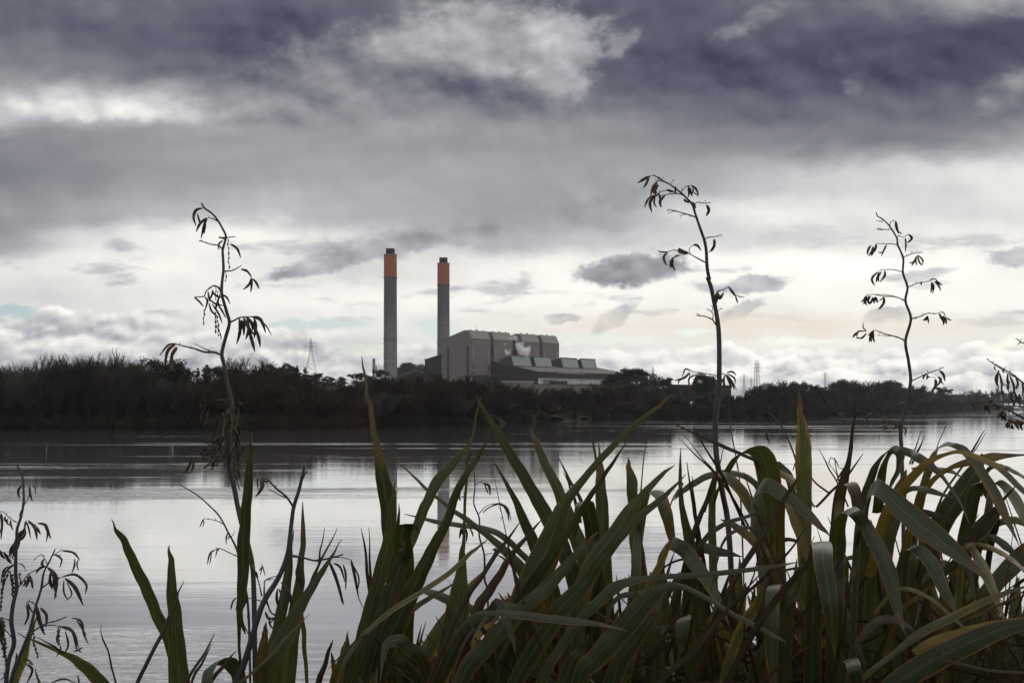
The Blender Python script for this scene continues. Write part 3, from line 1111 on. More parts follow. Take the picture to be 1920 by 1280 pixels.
def leafy_tree(name, seed, H, W, mat, trunk_h=.25, lobes=26, cards=5200, card=.34, flat=1.0, open_=.5, shape='round'):
    """evergreen: limbs carrying many small leaf sprays gathered in uneven clumps"""
    rg = random.Random(seed)
    tk, cr = MB(), MB()
    top = Vector((rg.uniform(-.3, .3), rg.uniform(-.3, .3), H * .8))
    tk.tube([(0, 0, -.6), (top.x * .3, top.y * .3, H * .3), tuple(top)], [H * .022 + .05, H * .016 + .04, .05], 7, cap=False)
    cl = []
    for k in range(lobes):
        if shape == 'round':
            a, e = rg.uniform(0, 6.283), rg.uniform(-.35, 1.0)
            rr = W / 2 * math.sqrt(max(0.05, 1 - e * e * .85)) * rg.uniform(.35, 1.0)
            c = Vector((math.cos(a) * rr, math.sin(a) * rr, H * (trunk_h + (1 - trunk_h) * .5) + e * H * (1 - trunk_h) * .42 * flat))
            r = W * rg.uniform(.10, .2)
        elif shape == 'cone':
            t = rg.random() ** .8
            a = rg.uniform(0, 6.283)
            rr = W / 2 * (1 - t) * rg.uniform(.2, 1.0)
            c = Vector((math.cos(a) * rr, math.sin(a) * rr, H * (trunk_h + (1 - trunk_h) * t * .95)))
            r = W * (.16 * (1 - t) + .06)
        else:  # umbrella pine: flat sprays held on bare limbs
            a = rg.uniform(0, 6.283)
            rr = W / 2 * rg.uniform(.1, 1.0)
            c = Vector((math.cos(a) * rr, math.sin(a) * rr, H * (.62 + .34 * rg.random() * (1 - .5 * rr / (W / 2)))))
            r = W * rg.uniform(.07, .14)
        cl.append((c, r))
        if rg.random() < .7:
            b = Vector((top.x * .3, top.y * .3, min(c.z * .85, H * rg.uniform(.25, .7))))
            mid = b.lerp(c, .5) + Vector((0, 0, -.04 * H))
            tk.tube([b, mid, c], [.05 + H * .006, .04 + H * .004, .02], 4, cap=False)
    per = max(8, cards // lobes)
    for c, r in cl:
        tone = rg.random()
        for k in range(per):
            d = Vector((rg.gauss(0, 1), rg.gauss(0, 1), rg.gauss(0, 1) * .7)).normalized() * (r * rg.uniform(.45, 1.12))
            d.z *= .62 if shape == 'umbrella' else .85
            p = c + d
            s = card * rg.uniform(.5, 1.25)
            n = Vector((rg.gauss(0, 1), rg.gauss(0, 1), rg.gauss(.5, 1))).normalized()
            t = n.orthogonal().normalized()
            t.rotate(Quaternion(n, rg.uniform(0, 6.283)))
            b = n.cross(t)
            cr.poly([p - t * s, p + b * s * .34, p + t * s, p - b * s * .34])
    root = empty(name)
    tk.build('trunk', M['bark'], root)
    cr.build('crown', mat, root)
    return root


def bush(name, seed, H, W, mat, n=1500, twigs=140, card=.16, mat2=None):
    rg = random.Random(seed)
    st, lv = MB(), MB()
    for k in range(twigs):
        a, l = rg.uniform(0, 6.283), abs(rg.gauss(0, .6))
        d = Vector((math.cos(a) * l, math.sin(a) * l, 1)).normalized()
        ln = H * rg.uniform(.55, 1.08) * (1 - .25 * min(1, l))
        p0 = Vector((math.cos(a), math.sin(a), 0)) * rg.uniform(0, W * .2) + Vector((0, 0, -.3))
        bend = Vector((rg.gauss(0, .2), rg.gauss(0, .2), .1)) * ln * .4
        p1, p2 = p0 + d * ln * .5, p0 + d * ln + bend
        st.tube([p0, p1, p2], [.035, .022, .010], 3, cap=False)
        for j in range(3):
            q = p1.lerp(p2, rg.random())
            st.tube([q, q + (d + Vector((rg.gauss(0, .5), rg.gauss(0, .5), .3))).normalized() * ln * .22], [.012, .008], 3, cap=False)
    for k in range(n):
        a, rr = rg.uniform(0, 6.283), math.sqrt(rg.random()) * W / 2
        z = H * .85 * math.sqrt(max(0, 1 - (2 * rr / W) ** 2)) * rg.uniform(.05, 1.0)
        p = Vector((math.cos(a) * rr, math.sin(a) * rr, z))
        s = card * rg.uniform(.5, 1.6)
        nn = Vector((rg.gauss(0, 1), rg.gauss(0, 1), rg.gauss(0, 1))).normalized()
        t = nn.orthogonal().normalized()
        t.rotate(Quaternion(nn, rg.uniform(0, 6.283)))
        b = nn.cross(t)
        lv.poly([p - t * s, p + b * s * .4, p + t * s, p - b * s * .4])
    root = empty(name)
    st.build('stems', mat2 or M['twig'], root)
    lv.build('foliage', mat, root)
    return root


def build_trees():
    rg = random.Random(11)
    willow = [bare_tree(20 + k, 10.0, .45, 5 + k % 3, M['twig_pale' if k == 2 else 'twig'], 1.0, .30) for k in range(4)]
    red = [bare_tree(40 + k, 8.0, .75, 8, M['twig_red'], 1.05, .16, .020, 'scrub_tree') for k in range(3)]
    loose = [bare_tree(60 + k, 10.0, .35, 2 + k, M['twig'], 1.1, .18, .022) for k in range(3)]
    farw = [bare_tree(70 + k, 10.0, .5, 5, M['twig_pale' if k == 1 else 'twig'], 0.95, .22, .045) for k in range(3)]
    round_ = [leafy_tree('evergreen_tree', 80 + k, 10.0, 9.5, M['evergreen'], .12, 34, 6000, .30) for k in range(3)]
    umb = [leafy_tree('pine_tree', 100 + k, 10.0, 10.0, M['pine'], .3, 22, 4200, .27, shape='umbrella') for k in range(3)]
    cone = [leafy_tree('conifer_tree', 120 + k, 10.0, 4.4, M['pine'], .06, 40, 3600, .24, shape='cone') for k in range(2)]
    bushes = [bush('bank_shrub', 140 + k, 4.0, 5.0, M['brush'], 1700, 110) for k in range(3)]
    redb = [bush('red_shrub', 150 + k, 4.0, 5.0, M['twig_red'], 900, 200, .10, M['twig_red']) for k in range(2)]
    olive = [bush('olive_shrub', 160 + k, 4.0, 4.6, M['olive'], 2600, 50, .17) for k in range(2)]
    protos = willow + farw + red + loose + round_ + umb + cone + bushes + redb + olive
    used = set()
    top_h = {}
    for o in protos:        # height of the bulk of each crown, not of its last twig
        zs = sorted(v.co.z for v in max(o.children, key=lambda c: max(v.co.z for v in c.data.vertices)).data.vertices)
        top_h[o.name] = zs[int(len(zs) * (.9985 if 'bare' in o.name or 'scrub' in o.name else .998))]
    alias = {}

    def put(kind, px, D, ytop, label, cat, group, base_h, wk=1.0):
        """stand a tree of one kind on the land; its top reaches the given row"""
        o = rg.choice(kind)
        base_h = top_h[o.name]
        p = land_at(px, D)
        H = CAMZ + (HZ - ytop) / F * D - p.z
        if H < .6:
            return None
        if id(o) in used:
            o = copy_tree(o)
        else:
            used.add(id(o))
        o.location = p
        k = H / base_h
        wk = wk * rg.uniform(.9, 1.12)
        o.scale = (k * wk, k * wk, k)
        o.rotation_euler = (0, 0, rg.uniform(0, 6.283))
        tag(o, label, cat, group)
        return o

    def prof(tab, px):
        if px <= tab[0][0]:
            return tab[0][1]
        for (a, ya), (b, yb) in zip(tab, tab[1:]):
            if px <= b:
                return ya + (yb - ya) * (px - a) / (b - a)
        return tab[-1][1]
    WB = 10.9     # real height of the 10 m bare prototypes, twig tips included
    # left: tall leafless willows in a dense thicket
    topL = [(-400, 684), (0, 688), (40, 680), (90, 675), (130, 668), (200, 666), (232, 676), (255, 698), (360, 704), (420, 700), (520, 706), (640, 720), (700, 716)]
    lab = 'leafless willow in the dense dark thicket along the left of the far bank'
    for row, (e, dy, n) in enumerate(((3.5, 20, 24), (9, 8, 26), (15, 0, 28), (22, -2, 26))):
        for k in range(n):
            px = -230 + (540 if row > 1 else 600) * (k + rg.uniform(.1, .9)) / n
            put(willow, px, bank_d(px) + e + rg.uniform(-1.5, 2), prof(topL, px) + dy + rg.uniform(-7, 13), lab, 'tree', 'willows on the left far bank', WB, .85)
    # reddish scrub trees, centre left
    topR = [(300, 710), (380, 698), (430, 688), (470, 684), (540, 692), (600, 708), (660, 714), (740, 724)]
    lab = 'leafless reddish brown scrub tree on the far bank below the lattice pylon'
    for row, (e, dy, n) in enumerate(((4, 26, 20), (10, 10, 22), (17, 0, 22))):
        for k in range(n):
            px = 345 + 385 * (k + rg.uniform(.1, .9)) / n
            put(red, px, bank_d(px) + e + rg.uniform(-1.5, 2), prof(topR, px) + dy + rg.uniform(-4, 12), lab, 'tree', 'reddish trees on the far bank', 9.3, .95)
    for px, y in ((432, 668), (452, 666), (470, 672)):
        put(loose, px, bank_d(px) + 26, y, 'tall leafless twiggy tree rising above the reddish scrub right of the left stalk', 'tree', 'twiggy trees above the scrub', WB)
    # middle: brown and olive scrub below the power station
    topM = [(690, 702), (720, 704), (760, 698), (800, 700), (850, 705), (905, 710), (950, 716), (1000, 719), (1060, 723), (1110, 718), (1160, 718), (1260, 734)]
    lab = 'leafless brown tree on the far bank below the power station'
    for row, (e, dy, n) in enumerate(((4, 24, 26), (11, 8, 30), (20, 1, 30))):
        for k in range(n):
            px = 690 + 580 * (k + rg.uniform(.1, .9)) / n
            put(farw if rg.random() < .65 else red, px, bank_d(px) + e + rg.uniform(-2, 3), prof(topM, px) + dy + rg.uniform(-3, 10), lab, 'tree', 'trees below the power station', WB, 1.25)
    # right: mixed bare trees
    topT = [(1260, 738), (1330, 738), (1400, 731), (1430, 720), (1450, 713), (1490, 714), (1540, 722), (1600, 712), (1650, 714), (1700, 720), (1760, 732), (1800, 738), (1850, 738), (1930, 742), (2300, 745)]
    lab = 'leafless grey brown tree in the belt along the right far bank'
    for row, (e, dy, n) in enumerate(((5, 14, 30), (16, 4, 30), (34, 0, 30))):
        for k in range(n):
            px = 1255 + 590 * (k + rg.uniform(.1, .9)) / n
            put(farw, px, bank_d(px) + e + rg.uniform(-3, 6), prof(topT, px) + dy + rg.uniform(-2, 9), lab, 'tree', 'bare trees on the right far bank', WB, 1.15)
    for k in range(30):
        px = 1800 + 330 * (k + rg.uniform(.1, .9)) / 30
        put(loose, px, bank_d(px) + rg.uniform(10, 80), prof([(1800, 735), (1835, 727), (1870, 724), (1895, 732), (2200, 744)], px) + rg.uniform(0, 6),
            'pale hazy leafless tree far off at the bend of the river', 'tree', 'far trees at the river bend', WB, 1.0)
    for k in range(34):
        px = 1700 + 420 * (k + rg.uniform(.1, .9)) / 34
        put(round_, px, bank_d(px) + rg.uniform(5, 60), prof([(1700, 730), (1760, 738), (1840, 742), (2100, 750)], px) + rg.uniform(-2, 6),
            'low dark bushy evergreen in the distant belt at the right end of the far bank', 'tree', 'far evergreens at the right', 10.4, 1.7)
    # shrubs at the water's edge
    for k in range(92):
        px = -340 + 1620 * (k + rg.uniform(.1, .9)) / 92
        kind = redb if 380 < px < 720 and rg.random() < .7 else olive if rg.random() < .16 else bushes
        put(kind, px, bank_d(px) + rg.uniform(-1.2, 3.0), prof([(-340, 768), (600, 772), (900, 776), (1280, 772)], px) + rg.uniform(-10, 12),
            'dark tangled shrub overhanging the water at the foot of the far bank', 'shrub', 'shrubs along the waterline', 4.1, rg.uniform(1.0, 1.4))
    for k in range(64):
        kind = olive if rg.random() < .2 else bushes
        px = -280 + 1560 * (k + rg.uniform(.1, .9)) / 64
        put(kind, px, bank_d(px) + rg.uniform(9, 20), prof([(-340, 745), (600, 748), (900, 758), (1280, 766)], px) + rg.uniform(-8, 10),
            'dark undergrowth shrub between the trunks of the far bank thicket', 'shrub', 'undergrowth of the far bank', 4.1, rg.uniform(1.2, 1.7))
    for k in range(110):
        px = 1200 + 700 * (k + rg.uniform(.1, .9)) / 110
        put(bushes, px, bank_d(px) + rg.uniform(1, 8), prof([(1200, 758), (1400, 752), (1600, 744), (1750, 748), (1900, 752)], px) + rg.uniform(-4, 6),
            'low dark shrub on the right far bank below the bare trees', 'shrub', 'shrubs on the right far bank', 4.1, rg.uniform(1.1, 1.6))
    for px, y, e in ((1270, 752, 10), (1305, 756, 8), (1190, 738, 24), (1225, 741, 26), (1247, 739, 30), (1160, 741, 20), (1345, 758, 9)):
        put(olive, px, bank_d(px) + e, y, 'yellowish green rounded shrub on the far bank below the evergreens right of the hall', 'shrub', 'olive shrubs on the far bank', 4.0, 1.0)
    # evergreens one can tell apart
    E = [
        (round_, 262, 205, 680, 'dark broad evergreen above the willows just left of the left stalk, lower shoulder', 1.0),
        (round_, 300, 210, 671, 'broadest dark evergreen rising out of the left thicket beside the left stalk', 1.15),
        (round_, 338, 208, 676, 'dark evergreen closest to the left stalk, right shoulder of the evergreen group', .95),
        (cone, 371, 330, 690, 'small dark conifer poking above the scrub left of the left stalk', 1.0),
        (cone, 388, 340, 684, 'pointed dark conifer just left of the left stalk', 1.2),
        (umb, 402, 330, 686, 'flat topped dark tree behind the left stalk', .8),
        (umb, 505, 470, 683, 'first dark tree of the ridge row, right of the leafless twiggy tree', .9),
        (umb, 525, 480, 688, 'second dark tree of the ridge row, flat and low', .9),
        (umb, 541, 470, 680, 'tallest open crowned pine on the ridge left of the pylon', .7),
        (cone, 557, 470, 685, 'narrow dark conifer on the ridge just left of the pylon', 1.3),
        (cone, 572, 475, 689, 'narrow dark conifer touching the foot of the pylon', 1.4),
        (umb, 592, 480, 699, 'spreading dark tree below the pylon on its right', 1.1),
        (umb, 618, 500, 705, 'low spreading dark tree right of the pylon', 1.2),
        (round_, 640, 520, 706, 'low rounded dark tree on the ridge between pylon and slim stack', 1.2),
        (umb, 668, 560, 699, 'flat topped dark tree left of the slim pale stack', 1.1),
        (umb, 690, 580, 702, 'dark tree at the foot of the slim pale stack', 1.0),
        (umb, 714, 640, 692, 'dark tree between the slim stack and the left chimney', .8),
        (round_, 757, 1250, 680, 'dark hill tree just right of the left chimney', 1.2),
        (round_, 771, 1270, 679, 'middle dark tree on the hill between the two chimneys', 1.2),
        (round_, 786, 1260, 682, 'dark hill tree beside the bunker building', 1.2),
        (round_, 745, 1240, 688, 'dark hill tree partly behind the left chimney', 1.1),
        (round_, 799, 1280, 687, 'dark hill tree behind the conveyor', 1.1),
        (round_, 925, 620, 705, 'olive evergreen in front of the turbine hall end wall', 1.2),
        (round_, 1142, 520, 703, 'dark evergreen hiding the right end of the white hall wall', .95),
        (umb, 1162, 480, 700, 'dark evergreen at the left of the big clump right of the hall', .8),
        (umb, 1180, 470, 690, 'tallest open topped evergreen right of the turbine hall', .75),
        (umb, 1201, 470, 691, 'open evergreen second from the top of the clump right of the hall', .75),
        (round_, 1196, 440, 703, 'dense dark evergreen filling the middle of the clump right of the hall', 1.0),
        (round_, 1222, 450, 704, 'dense dark evergreen on the right slope of the clump beyond the hall', .95),
        (umb, 1242, 455, 707, 'last evergreen of the clump, sloping down to the flat-roofed building', .8),
        (round_, 1168, 430, 712, 'low dark evergreen at the foot of the clump right of the hall', 1.0),
        (round_, 1321, 505, 699, 'rounded dark pine above the flat-roofed building behind the middle stalk', .85),
        (umb, 1336, 508, 704, 'right half of the pine clump behind the middle stalk', .8),
        (round_, 1492, 470, 715, 'dark evergreen behind the single tall upright flax leaf', 1.0),
        (umb, 1530, 520, 721, 'small dark evergreen right of the tall upright flax leaf', .8),
        (round_, 1572, 590, 711, 'dark rounded evergreen between the middle and right stalks', 1.1),
        (round_, 1590, 600, 715, 'low dark evergreen between the middle and right stalks', 1.0),
        (round_, 1655, 640, 714, 'broad dark evergreen just left of the right stalk', 1.2),
        (round_, 1675, 650, 713, 'broad rounded evergreen behind the right stalk', 1.2),
        (round_, 1640, 620, 724, 'lower green evergreen left of the right stalk', 1.1),
        (umb, 1768, 860, 725, 'small flat topped evergreen right of the right stalk', .9),
    ]
    for k in range(44):       # dark woods covering the ridge behind the scrub
        px = 470 + 250 * (k + rg.uniform(.1, .9)) / 44
        put(umb if k % 3 else round_, px, rg.uniform(420, 640), prof([(470, 690), (560, 694), (620, 708), (720, 706)], px) + rg.uniform(2, 16),
            'dark evergreen in the wood covering the ridge around the foot of the lattice pylon', 'tree', 'ridge woods by the pylon', 10.2, 1.35)
    for k in range(16):
        px = 742 + 66 * (k + rg.uniform(.1, .9)) / 16
        put(round_, px, rg.uniform(1150, 1350), rg.uniform(684, 700), 'dark tree in the hillside wood between the two chimneys', 'tree', 'hill woods between the chimneys', 10.2, 1.5)
    for k in range(9):
        px = 1128 + 130 * (k + .5) / 9
        put(round_, px, rg.uniform(380, 430), rg.uniform(716, 730), 'low bushy evergreen filling the foot of the evergreen clump right of the hall', 'tree', 'low evergreens right of the hall', 10.2, 1.5)
    for kind, px, D, y, lab, wk in E:
        put(kind, px, D, y, lab, 'tree', 'evergreens beyond the river', 10.2, wk)
    for o in protos:
        if id(o) not in used:
            for c in list(o.children):
                bpy.data.objects.remove(c)
            bpy.data.objects.remove(o)


build_trees()


# ------------------------------------------------------------------ flax in the foreground
def flax_mat(name, c_lo, c_hi, c_tr, edge=(0.17, 0.075, 0.022), tip0=0.93, blotch=0.0, trans=0.13):
    m, g = newmat(name)
    uv = g.new('ShaderNodeUVMap')
    u, v, _ = g.sep(uv.outputs[0])
    oi = g.new('ShaderNodeObjectInfo')
    rnd = S(g.nt, oi.outputs['Random'])
    streak = g.noise(g.xyz(u * 26.0, v * 2.2, rnd * 40.0), 1.0, 4.0, 0.6)          # parallel veins
    cloud = g.noise(g.xyz(u * 2.0, v * 6.0, rnd * 70.0), 1.0, 4.0, 0.6)
    c = g.mixc(g.smooth(streak * 0.55 + cloud * 0.45 + (rnd - 0.5) * 0.28, 0.32, 0.68), (*c_lo, 1), (*c_hi, 1))
    mid = (u - 0.5)._m('ABSOLUTE')
    c = g.mixc(g.smooth(mid, 0.030, 0.008, 0.0, 0.55), c, (c_hi[0] * 1.9, c_hi[1] * 1.6, c_hi[2] * 1.3, 1))
    # yellowing that spreads from the margins on some leaves
    yel = g.smooth(cloud + mid * 0.7 + (rnd - 0.88) * 0.9 + v * 0.25, 0.80, 1.10)
    c = g.mixc(yel * 0.8, c, (0.22, 0.145, 0.028, 1))
    # dead spots and the dried tip
    sp = g.noise(g.xyz(u * 7.0, v * 24.0, rnd * 90.0), 1.0, 3.0, 0.7)
    c = g.mixc(g.smooth(sp, 0.66 - blotch, 0.76 - blotch, 0.0, 0.85), c, (0.075, 0.042, 0.026, 1))
    c = g.mixc(g.smooth(mid + (cloud - 0.5) * 0.05, 0.44, 0.475, 0.0, 0.9), c, (*edge, 1))
    tipn = v + (sp - 0.5) * 0.10 + (rnd - 0.5) * 0.06
    c = g.mixc(g.smooth(tipn, tip0 - 0.02, tip0 + 0.01, 0.0, 0.75), c, (0.13, 0.062, 0.024, 1))
    c = g.mixc(g.smooth(tipn, tip0 + 0.005, tip0 + 0.03), c, (0.092, 0.068, 0.054, 1))
    b = bsdf(g, c, g.smooth(streak, 0.2, 0.8, 0.36, 0.52), 0.34 if trans > .125 else 0.12, bump=streak, bump_d=0.0012, bump_s=0.6)
    t = g.new('ShaderNodeBsdfTranslucent')
    g.put(t.inputs[0], g.mixc(1.0, c, (*c_tr, 1), 'MULTIPLY'))
    mx = g.new('ShaderNodeMixShader')
    mx.inputs[0].default_value = trans
    g.link(b.outputs[0], mx.inputs[1])
    g.link(t.outputs[0], mx.inputs[2])
    finish(g, mx)
    return m


GREEN = ((0.023, 0.030, 0.014), (0.066, 0.076, 0.038), (3.6, 3.6, 1.2))
M['flax'] = flax_mat('flax_leaf_green', *GREEN, tip0=0.955, blotch=0.025)
M['flax_y'] = flax_mat('flax_leaf_yellowing', (0.085, 0.070, 0.022), (0.175, 0.125, 0.032), (1.9, 1.7, 0.8), edge=(0.10, 0.045, 0.02), tip0=0.90, blotch=0.05)
M['flax_b'] = flax_mat('flax_leaf_browntip', *GREEN, tip0=0.86)
M['flax_t'] = flax_mat('flax_leaf_long_dried_tip', *GREEN, tip0=0.70, blotch=0.03)
M['flax_d'] = flax_mat('flax_leaf_dead', (0.032, 0.022, 0.014), (0.078, 0.054, 0.035), (1.4, 1.2, 1.0), edge=(0.05, 0.03, 0.02), tip0=0.97, blotch=0.06, trans=0.12)
M['stem'] = simple('dry_flower_stem', (0.050, 0.046, 0.047), (0.092, 0.084, 0.082), 45.0, 0.65, 0.3, (1, 1, 0.12))
M['pod'] = simple('dry_seed_pod', (0.040, 0.028, 0.022), (0.105, 0.068, 0.046), 60.0, 0.6, 0.3)
M['pod_tan'] = simple('tan_seed_pod', (0.080, 0.048, 0.028), (0.165, 0.098, 0.056), 60.0, 0.6, 0.3)
M['debris'] = simple('flood_debris', (0.060, 0.044, 0.032), (0.135, 0.102, 0.075), 50.0, 0.9, 0.1)

FR = random.Random(5)


def catmull(P, n):
    out = []
    for i in range(len(P) - 1):
        p0, p1, p2, p3 = P[max(0, i - 1)], P[i], P[i + 1], P[min(len(P) - 1, i + 2)]
        for k in range(n):
            t = k / n
            out.append([0.5 * (2 * b + (c - a) * t + (2 * a - 5 * b + 4 * c - d) * t * t + (3 * b - a - 3 * c + d) * t ** 3)
                        for a, b, c, d in zip(p0, p1, p2, p3)])
    out.append(list(P[-1]))
    return out


def leaf(clump, pts, yd, mat='flax', tw=None, up=35.0, wd=None, keel=0.16, label=None, n=7):
    """one blade. pts run tip -> base as (photo column, photo row, apparent width in photo pixels[, distance]);
    yd = (distance of the tip, distance of the base)."""
    P = []
    m = len(pts)
    cum = [0.0]
    for a, b in zip(pts, pts[1:]):
        cum.append(cum[-1] + math.hypot(a[0] - b[0], a[1] - b[1]))
    for k, p in enumerate(pts):
        t = cum[k] / cum[-1]
        P.append([p[0], p[1], p[2], p[3] if len(p) > 3 else yd[0] + (yd[1] - yd[0]) * t])
    P.reverse()
    C = catmull(P, n)
    # light irregularity so that no edge is ruler-straight
    ph = FR.uniform(0, 50)
    if tw is None:
        tw = FR.uniform(-38, 38)
    tyaw, tup = math.tan(math.radians(tw)), math.tan(math.radians(up))
    C3 = [at(x, y, Y) for x, y, w, Y in C]
    cen = []
    N = len(C3)
    for k, p in enumerate(C3):
        q = p.copy()
        wob = mnoise.noise(Vector((ph, k * 0.22, 1.0))) * 0.0035
        cen.append(q + Vector((wob, wob, 0)))
    origin = clump['root'].location
    mb = MB()
    mb.has_uv = True
    rows = []
    length = [0.0]
    for a, b in zip(cen, cen[1:]):
        length.append(length[-1] + (b - a).length)
    pw = None
    for k in range(N):
        T = cen[min(N - 1, k + 1)] - cen[max(0, k - 1)]
        if T.length < 1e-9:
            T = Vector((0, 0, 1))
        T.normalize()
        Y = C[k][3]
        hw = max(0.25, C[k][2]) / 2 / F * Y * (1 + 0.05 * mnoise.noise(Vector((ph + 9, k * 0.35, 2.0))))
        if wd is None:
            px, pz = -T.z, T.x
            l = math.hypot(px, pz) or 1e-6
            px, pz = px / l, pz / l
            W = Vector((px, tyaw * (1 - abs(pz)) + tup * pz, pz))
        else:
            a, dep = wd
            W = Vector((math.cos(math.radians(a)), dep, math.sin(math.radians(a))))
        Nn = T.cross(W)
        Nn = Nn.normalized() if Nn.length > 1e-6 else Vector((0, -1, 0))
        if pw is not None and Nn.dot(pw) < 0 and wd is not None:
            Nn = -Nn
        pw = Nn
        rip = 0.10 * mnoise.noise(Vector((ph + 20, k * 0.3, 0)))
        v = length[k] / length[-1]
        row = []
        for s in (-1, -0.55, 0, 0.55, 1):
            kk = keel * (1 - abs(s)) * hw * 2 * (1 - 0.5 * v)
            p = cen[k] + W * (hw * s) + Nn * (kk + rip * hw * s * abs(s))
            row.append(mb.vert(p - origin, (0.5 + 0.5 * s, v)))
        rows.append(row)
    for a, b in zip(rows, rows[1:]):
        for i in range(4):
            mb.face(a[i], a[i + 1], b[i + 1], b[i])
    o = mb.build('leaf', M[mat], clump['root'], smooth=True)
    if label:
        o['label'] = label
    return o


def clump(px, Y, label):
    r = at(px, 1400, Y)
    z = 2.1 if Y < 4.6 else 1.4
    root = empty('flax_plant', (r.x, r.y, z))
    tag(root, label, 'flax plant', 'flax plants on the near bank')
    return {'root': root, 'Y': Y, 'px': px}


CL = {
    'A': clump(60, 3.0, 'small sparse flax plant in the bottom left corner behind the dead pod stalk'),
    'L': clump(320, 3.0, 'flax plant of two stiff green blades forming a V left of the left flower stalk'),
    'B': clump(500, 3.0, 'upright flax plant around the foot of the left stalk, one tall yellow-green blade'),
    'C': clump(740, 2.9, 'flax plant left of centre with a tall blade ending in a long dried brown tip'),
    'D': clump(1020, 2.8, 'big flax plant at centre with long straight blades crossing one another'),
    'E': clump(1380, 2.9, 'flax plant under the middle flower stalk with bent yellow-edged blades'),
    'F': clump(1610, 2.6, 'flax plant under the right flower stalk with broad blades folded over and hanging'),
    'G': clump(1840, 2.6, 'flax plant in the bottom right corner with arching yellowed blades'),
}


def build_leaves():
    A, Lc, B, C, D, E, Fc, G = (CL[k] for k in 'ALBCDEFG')
    # --- bottom left
    leaf(A, [(74, 1147, 1), (56, 1195, 12), (40, 1245, 20), (22, 1290, 24), (10, 1370, 26)], (2.7, 2.9), 'flax', 20)
    leaf(A, [(31, 1185, 1), (72, 1204, 4), (118, 1224, 8), (157, 1247, 19), (188, 1278, 25), (225, 1330, 26), (240, 1390, 24)], (2.6, 2.9), 'flax_b', 10, 45)
    leaf(A, [(66, 1192, 1), (96, 1208, 3), (118, 1224, 5)], (2.6, 2.65), 'flax_d')
    leaf(A, [(66, 1250, 1), (69, 1265, 6), (75, 1285, 9), (82, 1340, 11)], (2.8, 2.9), 'flax_y')
    leaf(A, [(149, 1265, 1), (146, 1275, 4), (150, 1330, 6)], (2.9, 3.0), 'flax_d')
    # --- the V
    leaf(Lc, [(210, 972, 1), (217, 990, 6), (234, 1016, 15), (252, 1058, 20), (272, 1099, 23), (294, 1150, 24), (318, 1206, 24), (345, 1290, 26), (352, 1390, 28)], (2.9, 3.1), 'flax', 25)
    leaf(Lc, [(317, 1021, 1), (318.5, 1036, 6), (321, 1060, 12), (324, 1120, 20), (329, 1190, 27), (337, 1280, 37), (341, 1390, 40)], (2.8, 2.9), 'flax', -18)
    leaf(Lc, [(344, 1087, 1), (334, 1116, 5), (320, 1150, 8), (297, 1200, 9), (256, 1284, 10), (225, 1380, 10)], (2.6, 2.7), 'flax_d', 50)
    leaf(Lc, [(188, 1168, 1), (193, 1190, 4), (204, 1230, 6), (219, 1282, 7), (240, 1390, 8)], (2.8, 2.9), 'flax_d', 50)
    for p in ([(402, 1185, 1), (384, 1222, 5), (350, 1278, 7), (310, 1390, 8)], [(399, 1203, 1), (382, 1238, 5), (360, 1279, 7), (330, 1390, 8)],
              [(443, 1219, 1), (424, 1242, 6), (394, 1281, 9), (350, 1390, 10)]):
        leaf(Lc, p, (2.6, 2.8), 'flax_d', 50)
    # --- around the left stalk
    leaf(B, [(472, 808, 1), (471, 828, 4), (469, 845, 10), (466, 900, 18), (460, 960, 22), (457, 1020, 25), (455, 1080, 23), (450, 1140, 14), (449, 1190, 7), (449, 1240, 6), (452, 1390, 8)], (2.75, 2.9), 'flax', 12,
         label='tall yellow-green blade with an orange dried tip')
    leaf(B, [(569, 939, 1), (568, 991, 8), (566, 1040, 11), (560, 1106, 18), (550, 1172, 28), (538, 1237, 36), (525, 1390, 40)], (3.0, 3.1), 'flax_b', -20)
    leaf(B, [(550, 991, 1), (546, 1024, 6), (543, 1057, 14), (535, 1106, 21), (523, 1172, 25), (509, 1237, 28), (495, 1390, 30)], (3.05, 3.1), 'flax', 22)
    leaf(B, [(640, 1011, 1), (628, 1032, 4), (615, 1054, 8), (596, 1083, 14), (566, 1132, 22), (543, 1175, 32), (523, 1221, 38), (508, 1280, 45), (498, 1390, 46)], (2.7, 2.8), 'flax', 28)
    leaf(B, [(633, 988, 1), (612, 1030, 4), (592, 1070, 6), (575, 1110, 6), (560, 1150, 6)], (2.7, 2.75), 'flax_d', 40)
    leaf(B, [(607, 988, 1), (603, 1020, 3), (597, 1055, 5), (584, 1100, 6)], (2.72, 2.75), 'flax_d', 40)
    leaf(B, [(499, 1165, 1), (498, 1178, 9), (495.6, 1197, 14), (491, 1228, 22), (487, 1280, 27), (485, 1390, 28)], (2.7, 2.8), 'flax_y', 10)
    leaf(B, [(388, 1330, 14), (389, 1280, 18, 2.62), (392, 1258, 22, 2.66), (402, 1244, 24, 2.72), (420, 1239, 22, 2.8), (436, 1246, 22, 2.86), (447, 1268, 22, 2.9), (454, 1320, 24, 2.95), (456, 1390, 24)], (2.6, 2.95), 'flax', wd=(28, 0.9))
    leaf(B, [(578, 1300, 5), (572, 1230, 7), (567, 1170, 8), (562, 1120, 8), (556, 1390, 8)][:4] + [(558, 1080, 6)], (3.1, 3.1), 'flax', 30)
    leaf(B, [(625, 1198, 1), (616, 1218, 7), (605, 1258, 11), (594, 1290, 13), (580, 1390, 14)], (2.7, 2.8), 'flax_d', 30)
    leaf(B, [(622, 1221, 1), (624, 1236, 7), (629, 1262, 12), (636, 1300, 13), (640, 1390, 14)], (2.8, 2.9), 'flax_y', 20)
    leaf(B, [(580, 1150, 1), (545, 1185, 3), (510, 1225, 4), (470, 1262, 5), (430, 1300, 5), (400, 1390, 5)], (2.62, 2.66), 'flax', 50)
